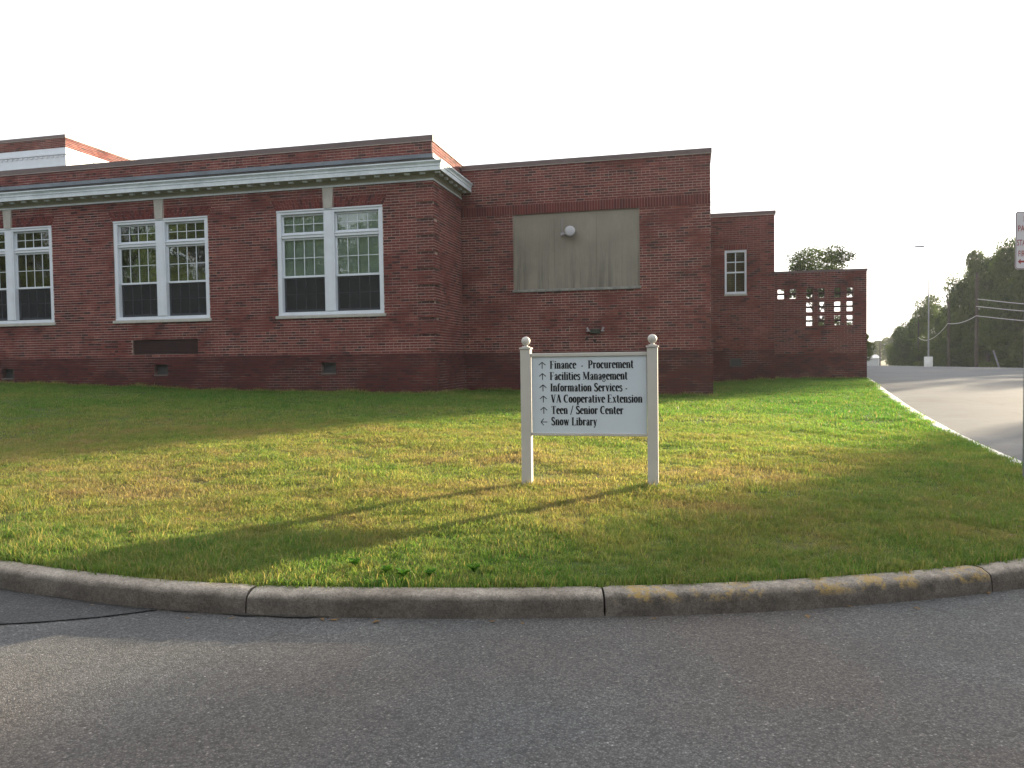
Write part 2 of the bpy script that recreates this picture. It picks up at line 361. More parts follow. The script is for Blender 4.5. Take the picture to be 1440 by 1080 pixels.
def sm(p, n=8):     # Catmull-Rom through 3D points
    o = []
    for i in range(len(p)-1):
        a = Vector(p[max(i-1, 0)]); b = Vector(p[i]); c = Vector(p[i+1]); d = Vector(p[min(i+2, len(p)-1)])
        for k in range(n):
            t = k/n; o.append(.5*((2*b)+(c-a)*t+(2*a-5*b+4*c-d)*t*t+(3*b-a-3*c+d)*t**3))
    o.append(Vector(p[-1])); return o
kpath = sm(kerb_front, 8)
def normals(path):
    o = []
    for i in range(len(path)):
        t = path[min(i+1, len(path)-1)]-path[max(i-1, 0)]; t.z = 0; t.normalize(); o.append(Vector((-t.y, t.x, 0)))
    return o                      # points to the lawn side (left of travel)
knorm = normals(kpath)
KW = .155
# ground sheet
def grid_sheet(name, xs, ys, hf, mat, keep=None, label=None):
    X, Y = np.meshgrid(xs, ys); Z = hf(X.ravel(), Y.ravel())
    vs = np.c_[X.ravel(), Y.ravel(), Z]; nx = len(xs); fs = []
    for j in range(len(ys)-1):
        for i in range(nx-1):
            if keep and not keep((xs[i]+xs[i+1])/2, (ys[j]+ys[j+1])/2): continue
            fs.append((j*nx+i, j*nx+i+1, (j+1)*nx+i+1, (j+1)*nx+i))
    me = bpy.data.meshes.new(name); me.from_pydata(vs.tolist(), [], fs); me.polygons.foreach_set('use_smooth', [True]*len(fs)); me.update()
    o = link(name, me, mat); tag(o, kind='structure'); return o
gm = MB()
gm.add([(-1500, -1500, -1.9), (1500, -1500, -1.9), (1500, 1500, -1.9), (-1500, 1500, -1.9)], [(0, 1, 2, 3)])
tag(gm.build('ground', M['ground']), kind='structure')
edge_y = lambda x: 81.08+(x-17.24)*.233
lx = np.r_[np.arange(-70, -8, 4), np.arange(-8, 8, .8), np.arange(8, 90, 3)]
grid_sheet('street', lx, np.r_[np.arange(-45, 0, 3), np.arange(0, 14.1, .7)], road_h, M['asphalt'])
grid_sheet('parking_lot', np.arange(2.0, 90, 2), np.arange(13.3, 79, 1.8), lambda x, y: road_h(x, y)+np.where(y < 14.5, -.02, .004), M['lot'])
# the seam between street and lot: lot laid over the street from y = 8 on the right of the kerb
lotn = grid_sheet('lot_apron', np.arange(3.0, 60, 1.0), np.arange(6.5, 15.6, .7), lambda x, y: road_h(x, y)+.006, M['lot'])
# pale concrete strip and drop at the far edge of the lot
m = MB(); xs = np.arange(0, 110, 5.0)
for a, b in zip(xs[:-1], xs[1:]):
    pa, pb = edge_y(a), edge_y(b); q = []
    for x, y, dz in ((a, pa-5, .012), (b, pb-5, .012), (b, pb, .012), (a, pa, .012)): q.append((x, y, float(road_h(x, y)[0])+dz))
    m.add(q+[(b, pb+1.5, -1.9), (a, pa+1.5, -1.9)], [(0, 1, 2, 3), (3, 2, 4, 5)])
tag(m.build('far_pavement', M['concrete']), kind='structure')

# lawn: outline = inner edge of kerb, closed behind the buildings
KWR = lambda p: .21 if (p.y > 6.9 and p.x > 0) else KW            # the newer pale kerb along the lot is wider
inner = [kpath[i]+knorm[i]*(KWR(kpath[i])-.02) for i in range(len(kpath))]
outline = [(p.x, p.y) for p in inner] + [(6.5, 40), (-60, 40), (-60, 20)]
from math import inf
poly = np.array(outline)
def inside(x, y):
    c = np.zeros(np.shape(x), bool); n = len(poly); j = n-1
    for i in range(n):
        xi, yi = poly[i]; xj, yj = poly[j]
        hit = ((yi > y) != (yj > y)) & (x < (xj-xi)*(y-yi)/(yj-yi+1e-12)+xi); c ^= hit; j = i
    return c
def near_edge(x, y):
    P = np.array([(p.x, p.y) for p in inner]); return np.min(np.hypot(P[:, 0]-x, P[:, 1]-y))
gp = []
for y in np.r_[np.arange(4.4, 10, .35), np.arange(10, 39, .8)]:
    for x in np.r_[np.arange(-58, -12, 2.5), np.arange(-12, 6.5, .5)]:
        if inside(np.array([x]), np.array([y]))[0] and near_edge(x, y) > .2: gp.append((x, y))
vin = [Vector(p) for p in outline]+[Vector(p) for p in gp]; nb = len(outline)
dv, de, df, *_ = geometry.delaunay_2d_cdt(vin, [(i, (i+1) % nb) for i in range(nb)], [list(range(nb))], 1, 1e-5)
ax = np.array([v.x for v in dv]); ay = np.array([v.y for v in dv]); az = lawn_h(ax, ay)
bump = .018*np.sin(ax*1.7+ay*.6)*np.sin(ay*1.3-ax*.4)
for i in range(len(ax)):
    d = near_edge(ax[i], ay[i])
    if d < .05:
        j = min(range(len(inner)), key=lambda k: (inner[k].x-ax[i])**2+(inner[k].y-ay[i])**2)
        if d < .03: az[i] = kpath[j].z+K1-(.015 if kpath[j].y < 6.9 or kpath[j].x < 0 else .05); bump[i] = 0
lm = bpy.data.meshes.new('lawn'); lm.from_pydata(np.c_[ax, ay, az+bump].tolist(), [], [tuple(f) for f in df]); lm.polygons.foreach_set('use_smooth', [True]*len(df)); lm.update()
tag(link('lawn', lm, M['lawn']), kind='structure')

# kerb: separate stones along the path
kerb = empty('kerb'); tag(kerb, kind='structure')
def kerb_z(i): return kpath[i].z
prof = [(-.022, -.06), (-.012, .06), (.0, .105), (.012, .128), (.035, .143), (.075, .150), (.13, .150), (KW, .143), (KW+.005, .05)]
cum = [0]
for a, b in zip(kpath[:-1], kpath[1:]): cum.append(cum[-1]+(b-a).length)
def at_s(s):
    s = max(0, min(s, cum[-1]-1e-6)); i = int(np.searchsorted(cum, s, 'right')-1); i = min(i, len(kpath)-2); t = (s-cum[i])/(cum[i+1]-cum[i])
    n = knorm[i].lerp(knorm[i+1], t).normalized(); return kpath[i].lerp(kpath[i+1], t), n
def s_of(x):       # arclength where the front kerb passes x (front portion)
    best = min((abs(kpath[i].x-x), i) for i in range(len(kpath)) if kpath[i].y < 6.5)[1]
    return cum[best]+(x-kpath[best].x)
joints = [s_of(-2.733), s_of(-.515), s_of(1.955)]
s = joints[0]; pre = []
while s > 0: s -= 3.0; pre.append(max(s, 0))
joints = sorted(set(pre))+joints
while joints[-1] < cum[-1]-.5: joints.append(min(joints[-1]+3.0, cum[-1]))
for k, (sa, sb) in enumerate(zip(joints[:-1], joints[1:])):
    mb = MB(); n = max(6, int((sb-sa)/.06)); rows = []
    r_ = random.Random(k); ph = r_.random()*9; dz = r_.uniform(-.004, .004); do = r_.uniform(-.004, .004)
    for i in range(n+1):
        s = sa+.006+(sb-sa-.012)*i/n; p, nn = at_s(s); ease = .010 if i in (0, n) else 0
        row = []
        for j, (o, z) in enumerate(prof):
            ch = 0
            if 1 <= j <= 5:
                ch = .004*math.sin(s*23+ph+j)+.003*math.sin(s*61+j*2)+r_.gauss(0, .0016)+(r_.uniform(-.014, .0) if r_.random() < .10 else 0)
            hor = o*(KWR(p)/KW if j > 2 else 1)+(ease if j < 5 else 0)-ch*.5+do
            q = p+nn*hor; row.append((q.x, q.y, p.z+z+(ch*.5 if 2 < j < 7 else 0)-(ease if j > 2 else 0)+dz))
        rows.append(row)
    m_ = len(prof); vs = [v for r in rows for v in r]; fs = []
    for i in range(n):
        for j in range(m_-1): fs.append((i*m_+j, (i+1)*m_+j, (i+1)*m_+j+1, i*m_+j+1))
    mb.add(vs, fs, 0, True); mb.add(vs, [tuple(range(m_)), tuple(range(n*m_+m_-1, n*m_-1, -1))])
    mat = M['kerb']
    mid, _ = at_s((sa+sb)/2)
    if -.4 < mid.x < 1.9 and mid.y < 6: mat = M['kerb_y']
    elif mid.y > 7.2 and mid.x > 0: mat = M['kerb_pale']
    o = mb.build('kerb_stone', mat, kerb)
    if mat is M['kerb_y']: o['label'] = 'kerb stone with worn yellow paint'
print('kerb stones', len(joints)-1)

gmz = MB(); rows_ = []  # thin dark strip painting the shadow line at the kerb foot, with gutter dirt
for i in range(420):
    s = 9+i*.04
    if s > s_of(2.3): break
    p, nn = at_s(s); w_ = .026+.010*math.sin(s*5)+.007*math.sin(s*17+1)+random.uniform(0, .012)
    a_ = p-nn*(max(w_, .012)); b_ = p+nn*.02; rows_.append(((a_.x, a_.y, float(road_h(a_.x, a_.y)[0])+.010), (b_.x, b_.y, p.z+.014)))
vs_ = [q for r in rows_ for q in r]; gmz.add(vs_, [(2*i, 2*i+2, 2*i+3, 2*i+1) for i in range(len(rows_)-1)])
tag(gmz.build('gutter_dirt', simple('gutter_dirt', (.045, .04, .036), .95, .4, 30)), kind='structure')  # dark colour paints the shadow line at the kerb foot, with gutter dirt
# older darker asphalt at the left, its edge an open joint
def mk_patch():
    m_ = mk_asphalt('old_dark_asphalt', (.082, .081, .084), (.088, .083, .080)); return m_
pm = MB(); edge = [(-3.35, 4.17), (-3.62, 3.98), (-3.95, 3.82), (-4.3, 3.70), (-4.8, 3.55), (-6.2, 3.2), (-9, 2.6), (-13, 2.2)]
top = []
for x, y in edge:
    j = min(range(len(kpath)), key=lambda k: abs(kpath[k].x-(x-.35))+(100 if kpath[k].y > 9 else 0)); top.append((kpath[j].x, kpath[j].y-.012))
v_ = [(x, y, float(road_h(x, y)[0])+.007) for x, y in edge]+[(x, y, float(road_h(x, y)[0])+.007) for x, y in top]; n_ = len(edge)
pm.add(v_, [(i+n_, i+1+n_, i+1, i) for i in range(n_-1)]); tag(pm.build('old_asphalt_patch', mk_patch()), kind='structure')
cm_ = MB(); vs_ = []
ed = sm([(x, y, float(road_h(x, y)[0])+.0095) for x, y in edge], 6)
for i, p in enumerate(ed): w_ = .0028+.0015*math.sin(i*1.7)+random.uniform(0, .002); vs_ += [(p.x, p.y-w_, p.z), (p.x, p.y+w_, p.z)]
cm_.add(vs_, [(2*i, 2*i+2, 2*i+3, 2*i+1) for i in range(len(ed)-1)]); tag(cm_.build('asphalt_joint', simple('joint_tar', (.02, .02, .02), .9)), kind='structure')
# ------------------------------------------------------------------ brick walls
CH, BL = .07, .2225
def clip_interval(iv, a, b):
    o = []
    for x0, x1 in iv:
        if b <= x0 or a >= x1: o.append((x0, x1)); continue
        if a > x0: o.append((x0, a))
        if b < x1: o.append((b, x1))
    return o
def slab(mb, O, U, N, u0, u1, z0, z1, holes, d0, d1):
    """wall body between depths d0 (outer, along N) and d1, cut by rectangular holes"""
    us = sorted({u0, u1, *[min(max(h[i], u0), u1) for h in holes for i in (0, 1)]}); zs = sorted({z0, z1, *[min(max(h[i], z0), z1) for h in holes for i in (2, 3)]})
    P = lambda u, d, z: (O[0]+U[0]*u+N[0]*d, O[1]+U[1]*u+N[1]*d, z)
    cell = {}
    for i in range(len(us)-1):
        for j in range(len(zs)-1):
            cu, cz = (us[i]+us[i+1])/2, (zs[j]+zs[j+1])/2
            cell[i, j] = not any(h[0] < cu < h[1] and h[2] < cz < h[3] for h in holes)
    for (i, j), k in cell.items():
        if not k: continue
        a, b, c, d = us[i], us[i+1], zs[j], zs[j+1]
        mb.add([P(a, d0, c), P(b, d0, c), P(b, d0, d), P(a, d0, d)], [(0, 1, 2, 3)]); mb.add([P(a, d1, c), P(b, d1, c), P(b, d1, d), P(a, d1, d)], [(3, 2, 1, 0)])
        for di, dj, q in ((-1, 0, (a, a, c, d)), (1, 0, (b, b, c, d)), (0, -1, (a, b, c, c)), (0, 1, (a, b, d, d))):
            if not cell.get((i+di, j+dj), False):
                if di: mb.add([P(q[0], d0, c), P(q[0], d1, c), P(q[0], d1, d), P(q[0], d0, d)], [(0, 1, 2, 3)])
                else: mb.add([P(a, d0, q[2]), P(b, d0, q[2]), P(b, d1, q[2]), P(a, d1, q[2])], [(0, 1, 2, 3)])
class Bricks:
    def __init__(s): s.V = []; s.T = []; s.full = []
    def put(s, O, U, N, corners, out, tone, full=False, depth=.05):
        """corners: four (u, z) of the face, counter-clockwise seen from outside"""
        j = [(rng.uniform(-.0012, .0012), rng.uniform(-.0012, .0012)) for _ in range(4)]
        fr = [(O[0]+U[0]*(u+a)+N[0]*out, O[1]+U[1]*(u+a)+N[1]*out, z+b) for (u, z), (a, b) in zip(corners, j)]
        bk = [(x-N[0]*depth, y-N[1]*depth, z) for x, y, z in fr]
        if full:
            c = np.mean(fr, axis=0); s.full.append((float(np.linalg.norm(c-np.array([0, 0, 1.6]))), len(s.V), c))
        s.V.append(fr+bk); s.T.append(tone)
    def course(s, O, U, N, k, iv, out, tones, head=False, far=False, ht=CH, joint=.011, bed=.017):
        z0 = k*ht; L = BL/2 if head else BL; off = (0 if k % 2 else L/2)+(k % 3)*.004
        for a, b in iv:
            n0 = math.floor((a-off)/L)-1
            while off+n0*L < b:
                x0 = max(off+n0*L, a); x1 = min(off+(n0+1)*L, b); n0 += 1
                if x1-x0 < .035: continue
                g = joint/2+rng.uniform(-.0015, .0015); t = float(np.clip(rng.beta(2.4, 2.2)*(tones[1]-tones[0])+tones[0], 0, 1))
                if rng.random() < .10: t = tones[0]+.02*rng.random()
                o = out+rng.uniform(-.0018, .0018)
                s.put(O, U, N, [(x0+g, z0+bed/2), (x1-g, z0+bed/2), (x1-g, z0+ht-bed/2), (x0+g, z0+ht-bed/2)], o, t, full=(x1-x0 > BL*.97 and not head))
    def build(s, wall, mat, nparts=0, meshes={}, facing=None):
        use = sorted(s.full)[:nparts]; picked = {i for _, i, _ in use}
        F = [(0, 1, 2, 3), (0, 4, 5, 1), (1, 5, 6, 2), (2, 6, 7, 3), (3, 7, 4, 0)]
        rest = [i for i in range(len(s.V)) if i not in picked]
        if rest:
            V = np.array([s.V[i] for i in rest]).reshape(-1, 3); n = len(rest)
            fs = (np.array(F)[None]+np.arange(n)[:, None, None]*8).reshape(-1, 4)
            me = bpy.data.meshes.new('brickwork'); me.from_pydata(V.tolist(), [], fs.tolist())
            at = me.attributes.new('tone', 'FLOAT', 'FACE'); at.data.foreach_set('value', np.repeat([s.T[i] for i in rest], 5)); me.update()
            o = link('brickwork', me, mat, wall); o['kind'] = 'stuff'
        pal = {}
        for _, i, c in use:
            key = (round(s.T[i]*12), i % 3)
            if key not in pal:
                V = np.array(s.V[i])-c; me = bpy.data.meshes.new('brick'); me.from_pydata(V.tolist(), [], F)
                at = me.attributes.new('tone', 'FLOAT', 'FACE'); at.data.foreach_set('value', [s.T[i]]*5); me.update(); me.materials.append(mat); pal[key] = me
            o = bpy.data.objects.new('brick', pal[key]); col.objects.link(o); o.parent = wall; o.location = c
def wall(thing, O, U, N, u0, u1, z0, z1, holes=(), bholes=None, mat='brick', mortar='mortar', out=0.0, thick=.30, tones=(0.05, 1), nparts=0, zb=None, headers=6, ends=True, name='wall', slab_holes=None):
    """holes: (u0, u1, z0, z1); bholes(zc) -> extra (a, b) spans kept free of running bricks"""
    mb = MB(); slab(mb, O, U, N, u0+.004, u1-.004, z0, z1, list(slab_holes if slab_holes is not None else holes), out-.006, out-thick)
    wo = mb.build(name, M[mortar], thing); B = Bricks()
    for k in range(int(math.floor(z0/CH+.02)), int(round(z1/CH))):
        zc = (k+.5)*CH; iv = [(u0, u1)]
        for h in holes:
            if h[2] < zc < h[3]: iv = clip_interval(iv, h[0], h[1])
        if bholes:
            for a, b in bholes(zc): iv = clip_interval(iv, a, b)
        B.course(O, U, N, k, iv, out, tones, head=headers and k % headers == 3)
    return wo, B
E1, S1 = (1, 0), (0, -1)          # U along +X, N towards the camera
def coping(thing, pts, z0, z1, over=.03, w=.34, name='coping'):
    """metal coping with a pale drip edge; pts = list of (x0,y0,x1,y1) rectangles"""
    m = MB()
    for x0, y0, x1, y1 in pts: m.box((x0, y0, z0), (x1, y1, z1), 0); m.box((x0+.006, y0+.006, z0-.022), (x1-.006, y1-.006, z0-.001), 1)
    return m.build(name, [M['coping'], M['copline']], thing)

# ---------------------------------------------------------------- main wing with the three windows
YF, XC, YG = 18.388, -6.31, 20.83
XL = -25.0
wing = empty('school_wing', (-15, YF, .6)); wing.location = (0, 0, 0)
tag(wing, 'long red brick wing with white cornice and three tall white double windows', 'building')
wins = [(-20.97, -17.93), (-15.85, -12.81), (-10.73, -7.69)]
WZ0, WZ1 = 2.80, 5.60
vents = [(-19.80, -19.38, 1.19, 1.47), (-14.58, -14.16, 1.26, 1.54), (-9.48, -9.06, 1.26, 1.54)]
lou = (-15.32, -13.22, 1.82, 2.24)
U, N = E1, S1; O = (0, YF)
def arch_span(zc):
    o = []
    for a, b in wins:
        if WZ1 < zc < WZ1+.28:
            e = .03+.12*(zc-WZ1)/.28; o.append((a-e, b+e))
        elif WZ1 < zc < 6.17: xm = (a+b)/2; o.append((xm-.155, xm+.155))
    return o
holes = [(a, b, WZ0, WZ1) for a, b in wins]+[lou]
qgap = lambda zc: int(zc/CH) % 6 == 1 and 1.82 < zc < 6.1            # the flush, recessed course between quoin blocks
wo, B = wall(wing, O, U, N, XL, XC-.0, 1.75, 6.16, holes, lambda zc: arch_span(zc)+([(XC-.46, XC+1)] if qgap(zc) else []))
for a, b in wins:                       # jack arches of standing bricks
    xm = (a+b)/2; n = int((b-a)/.0745)
    for i in range(n):
        t0, t1 = i/n, (i+1)/n; e0, e1 = .03, .15
        f = lambda t, e: a-e+(b-a+2*e)*t
        if abs((f(t0, e0)+f(t1, e0))/2-xm) < .15: continue
        g = .005; split = WZ1+(.185 if i % 2 else .095)
        for z0, z1 in ((WZ1, split), (split, WZ1+.28)):
            q0, q1 = (z0-WZ1)/.28, (z1-WZ1)/.28; ea, eb = e0+(e1-e0)*q0, e0+(e1-e0)*q1
            B.put(O, U, N, [(f(t0, ea)+g, z0+g), (f(t1, ea)-g, z0+g), (f(t1, eb)-g, z1-g), (f(t0, eb)+g, z1-g)], 0.004, float(rng.uniform(.1, .75)))
B.build(wo, M['brick'], 300)
# corner quoin blocks: five courses proud, one flush
YI = 20.83
qb = Bricks(); qm = MB()
k = 26
while k*CH < 6.1:
    kk = min(k+5, 88)
    z0, z1 = k*CH, kk*CH
    qm.box((XC-.44, YF-.016, z0+.004), (XC+.016, YF+.43, z1-.004))
    for c in range(k, kk):
        qb.course((0, YF), E1, S1, c, [(XC-.445, XC+.022)], .022, (.1, .9), head=False)
        qb.course((XC, 0), (0, 1), (1, 0), c, [(YF-.022, YF+.435)], .022, (.1, .9), head=False)
    for c in (kk,):  # gap course in darkest brick tones, painting the shade of the recess
        qb.course((0, YF), E1, S1, c, [(XC-.46, XC-.004)], -.003, (.0, .12), head=False)
        qb.course((XC, 0), (0, 1), (1, 0), c, [(YF+.004, YF+.435)], -.003, (.0, .12), head=False)
    k += 6
qo = qm.build('quoin', M['mortar'], wing); qb.build(qo, M['brick'])
# return wall to the gymnasium
wo, B = wall(wing, (XC, 0), (0, 1), (1, 0), YF+.02, YI, 1.75, 6.16, (), lambda zc: [(YF-1, YF+.44)] if qgap(zc) else [], thick=.3); B.build(wo, M['brick'])
# base courses
wo, B = wall(wing, (0, YF), E1, S1, XL, XC+.055, .3, 1.75, vents, mat='brick_base', mortar='mortar_dark', out=.055, tones=(.1, .55), thick=.36, headers=0); B.build(wo, M['brick_base'])
wo, B = wall(wing, (XC, 0), (0, 1), (1, 0), YF-.055, YI, .3, 1.75, (), mat='brick_base', mortar='mortar_dark', out=.055, tones=(.1, .55), headers=0, thick=.05); B.build(wo, M['brick_base'])
# parapet above the cornice
wo, B = wall(wing, (0, YF), E1, S1, XL, XC, 6.79, 7.14, thick=.25); B.build(wo, M['brick'])
wo, B = wall(wing, (XC, 0), (0, 1), (1, 0), YF+.01, YI+.4, 6.79, 7.14, thick=.22, mortar='mortar'); B.build(wo, M['brick'])
coping(wing, [(XL, YF-.035, XC+.035, YF+.27), (XC-.24, YF+.275, XC+.035, YI+.4)], 7.135, 7.26)
m = MB(); m.box((XL, YF+.0, 6.161), (XC-.001, YF+.25, 6.785)); m.box((XC-.22, YF+.01, 6.161), (XC-.001, YI-.001, 6.785)); m.build('frieze_backing', M['shadow_gap'], wing)  # dark felt colour stands in for the shadow gap above the cornice
m = MB(); m.box((XL, YF-.035, 6.70), (XC+.03, YF-.003, 6.80)); m.box((XC+.003, YF-.03, 6.70), (XC+.033, YI, 6.80))
xx = XL
while xx < XC: m.box((xx, YF-.039, 6.695), (xx+.02, YF-.035, 6.805)); xx += 2.4
m.build('flashing', M['flashing'], wing)
# cornice, mitred at the corner
def sweep(profile, mi=0, smooth=False, y_end=YI, x0=XL):
    vs = []
    for d, z in profile: vs += [(x0, YF-d, z), (XC+d, YF-d, z), (XC+d, y_end, z)]
    fs = []
    for i in range(len(profile)-1):
        a, b = 3*i, 3*i+3; fs += [(a, a+1, b+1, b), (a+1, a+2, b+2, b+1)]
    return vs, fs
cm = MB(); cm.add(*sweep([(0, 6.125), (.035, 6.125), (.035, 6.155), (.02, 6.175)]), 0)
cm.add(*sweep([(.02, 6.175), (.02, 6.275), (.05, 6.30), (.315, 6.30)]), 1)
cm.add(*sweep([(.315, 6.30), (.315, 6.395), (.303, 6.40), (.303, 6.412), (.325, 6.416), (.325, 6.44), (.315, 6.446), (.325, 6.47), (.345, 6.49), (.345, 6.50), (.335, 6.504), (.365, 6.512), (.365, 6.545), (.35, 6.548), (.02, 6.60)]), 0)
cn = cm.build('cornice', [M['cornice'], M['soffit']], wing)
mod = MB(); mod.box((-.065, -.035, -.045), (.065, .035, 0)); mme = mod.mesh('modillion'); mme.materials.append(M['cornice'])
x = XC+.2
cnt = 0
while x > XL+.3 and cnt < 45:
    o = link('modillion', mme, None, cn); o.location = (x, YF-.185, 6.299); x -= .405; cnt += 1
y = YF-.0
while y < YI-.1:
    o = link('modillion', mme, None, cn); o.location = (XC+.185, y+.15, 6.299); o.rotation_euler = (0, 0, R(90)); y += .405
# keystones
for a, b in wins:
    xm = (a+b)/2; m = MB(); v = []
    for y in (YF-.022, YF+.05):
        v += [(xm-.115, y, WZ1-.01), (xm+.115, y, WZ1-.01), (xm+.152, y, 6.123), (xm-.152, y, 6.123)]
    m.add(v, [(0, 1, 2, 3), (7, 6, 5, 4), (0, 4, 5, 1), (1, 5, 6, 2), (3, 7, 4, 0)]); m.build('keystone', M['stone'], wing)
# body and roof
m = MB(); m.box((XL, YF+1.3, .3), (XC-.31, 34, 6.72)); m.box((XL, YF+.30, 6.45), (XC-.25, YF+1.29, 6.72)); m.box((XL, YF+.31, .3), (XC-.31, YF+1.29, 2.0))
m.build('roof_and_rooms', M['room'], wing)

def box_muntins(m, x0, x1, z0, z1, nx, nz, y0, y1, w_=.016):
    for i in range(1, nx): x = x0+(x1-x0)*i/nx; m.box((x-w_/2, y0, z0), (x+w_/2, y1, z1))
    for j in range(1, nz): z = z0+(z1-z0)*j/nz; m.box((x0, y0+.0015, z-w_/2), (x1, y1-.0015, z+w_/2))
pane_cache = {}
def panes(parent, x0, x1, z0, z1, nx, nz, y, w_=.022):
    dx = (x1-x0)/nx; dz = (z1-z0)/nz
    for i in range(nx):
        for j in range(nz):
            k_ = (round(dx, 3), round(dz, 3))
            if k_ not in pane_cache:
                m = MB(); m.box((-dx/2+w_/2-.002, -.002, -dz/2+w_/2-.002), (dx/2-w_/2+.002, .002, dz/2-w_/2+.002)); me = m.mesh('pane'); me.materials.append(M['glass']); pane_cache[k_] = me
            o = link('pane', pane_cache[k_], None, parent); o.location = (x0+dx*(i+.5), y, z0+dz*(j+.5)); o.rotation_euler = (R(rng.uniform(-.25, .25)), 0, R(rng.uniform(-.25, .25)))
def tall_window(thing, a, b, blind=0):
    m = MB(); yf = YF+.02; yb = YF+.19; bev = .006
    m.bbox((a, yf, WZ0), (a+.12, yb, WZ1)); m.bbox((b-.12, yf, WZ0), (b, yb, WZ1))
    xm = (a+b)/2; m.bbox((xm-.15, yf-.004, WZ0+.10), (xm+.15, yb, WZ1-.06)); m.bbox((xm-.10, yf-.016, WZ0+.10), (xm+.10, yf-.002, WZ1-.06))
    m.bbox((a+.121, yf+.004, WZ1-.11), (b-.121, yb, WZ1)); m.bbox((a-.0, yf-.02, WZ1-.045), (b, yf+.003, WZ1-.001))
    m.bbox((a+.121, yf-.008, WZ0), (b-.121, yb, WZ0+.09)); m.bbox((a+.01, yf-.03, WZ0), (b-.01, yf-.009, WZ0+.04))
    f = m.build('window', M['white'], thing)
    m = MB(); m.bbox((a-.06, YF-.05, WZ0-.085), (b+.06, YF+.18, WZ0-.003), .01); m.build('sill', M['stone'], f)
    for p, q in ((a+.12, xm-.15), (xm+.15, b-.12)):
        m = MB(); s_ = MB(); g = .045
        ztb = 4.86                                    # transom bar
        m.bbox((p, YF+.05, ztb), (q, YF+.17, ztb+.11)); m.bbox((p, YF+.03, ztb+.07), (q, YF+.049, ztb+.108))
        def frame(z0, z1, y, t=.045, bot=.045, top=.045):
            m.bbox((p, y, z0), (p+g, y+t, z1)); m.bbox((q-g, y, z0), (q, y+t, z1)); m.bbox((p+g, y, z0), (q-g, y+t, z0+bot)); m.bbox((p+g, y, z1-top), (q-g, y+t, z1))
        frame(ztb+.112, WZ1-.112, YF+.10); frame(3.81, ztb-.002, YF+.10, bot=.055); frame(WZ0+.092, 3.845, YF+.147, bot=.075)
        m.build('sash', M['white'], f)
        mu = MB()
        Z = [(ztb+.157, WZ1-.157, YF+.11), (3.865, ztb-.047, YF+.11), (WZ0+.167, 3.80, YF+.157)]
        for z0, z1, y in Z: box_muntins(mu, p+g, q-g, z0, z1, 4, 2, y, y+.018)
        mu.build('muntins', M['white'], f)
        for z0, z1, y in Z: panes(f, p+g, q-g, z0, z1, 4, 2, y+.013)
        m = MB(); m.box((p+.02, YF+.125, WZ0+.10), (q-.02, YF+.128, 3.81)); m.build('insect_screen', M['screen'], f)
        if blind:
            m = MB(); n = 14; zb = {1: 3.78, 2: 4.7, 3: 3.2}[blind]; vs = []; fs = []
            for i in range(n+1):
                zz = WZ1-.1-(WZ1-.1-zb)*i/n; vs += [(p, YF+.205+.004*math.sin(i*2), zz), (q, YF+.205+.006*math.sin(i*1.7+1), zz)]
                if i: fs.append((2*i-2, 2*i-1, 2*i+1, 2*i))
            m.add(vs, fs, 0, True); m.build('roller_blind', M['blind'], f)
    return f
tall_window(wing, *wins[0], blind=0); tall_window(wing, *wins[1], blind=0); tall_window(wing, *wins[2], blind=1)
# crawlspace vents and louvre
for (a, b, z0, z1) in vents:
    m = MB(); m.box((a, YF+.09, z0), (b, YF+.12, z1)); m.build('crawlspace_vent', M['ventgrey'], wing)
    m = MB(); m.bbox((a-.01, YF-.068, z0-.035), (b+.01, YF+.09, z0-.002), .004); m.build('vent_sill', M['ventsill'], wing)
m = MB(); a, b, z0, z1 = lou; m.box((a, YF+.10, z0), (b, YF+.12, z1))
lo = m.build('louver', M['louver'], wing)
for i in range(9):
    z = z0+.02+i*(z1-z0-.03)/9; m = MB(); m.add([(a, YF+.03, z), (b, YF+.03, z), (b, YF+.10, z+.04), (a, YF+.10, z+.04), (a, YF+.03, z+.006), (b, YF+.03, z+.006), (b, YF+.10, z+.046), (a, YF+.10, z+.046)], [(0, 3, 2, 1), (4, 5, 6, 7), (0, 1, 5, 4), (2, 3, 7, 6)]); m.build('slat', M['louver'], lo)

# ---------------------------------------------------------------- gymnasium block with the boarded opening
gym = empty('gymnasium_block'); tag(gym, 'tall windowless red brick block with a big boarded-up opening', 'building')
XR = .575
board = (-4.80, -1.29, 3.50, 5.60)
bh = [board]
sold = lambda zc: [(-99, 99)] if 5.60 < zc < 5.88 else []
wo, B = wall(gym, (0, YG), E1, S1, XC+.0, XR, 1.75, 6.93, bh, sold)
n = int((XR-XC)/.0742)
for i in range(n):
    a = XC+(XR-XC)*i/n; b = XC+(XR-XC)*(i+1)/n; B.put((0, YG), E1, S1, [(a+.005, 5.605), (b-.005, 5.605), (b-.005, 5.875), (a+.005, 5.875)], .012, float(rng.uniform(.15, .7)))
B.build(wo, M['brick'], 300)
wo, B = wall(gym, (0, YG), E1, S1, XC+.06, XR+.05, .3, 1.75, (), mortar='mortar_dark', out=.05, tones=(.1, .55), headers=0, thick=.35); B.build(wo, M['brick_base'])
wo, B = wall(gym, (XR, 0), (0, 1), (1, 0), YG+.01, YG+4, 1.75, 6.93, thick=.28); B.build(wo, M['brick'])
coping(gym, [(XC+.04, YG-.035, XR+.035, YG+.3), (XR-.26, YG+.305, XR+.035, 38)], 6.94, 7.06)
m = MB(); m.box((XC-.0, YG+.31, .3), (XR-.285, 38, 6.60)); m.box((XR-.284, YG+4.01, .3), (XR, 38, 6.92)); m.build('rear_walls', M['core'], gym)
m = MB(); a, b, z0, z1 = board
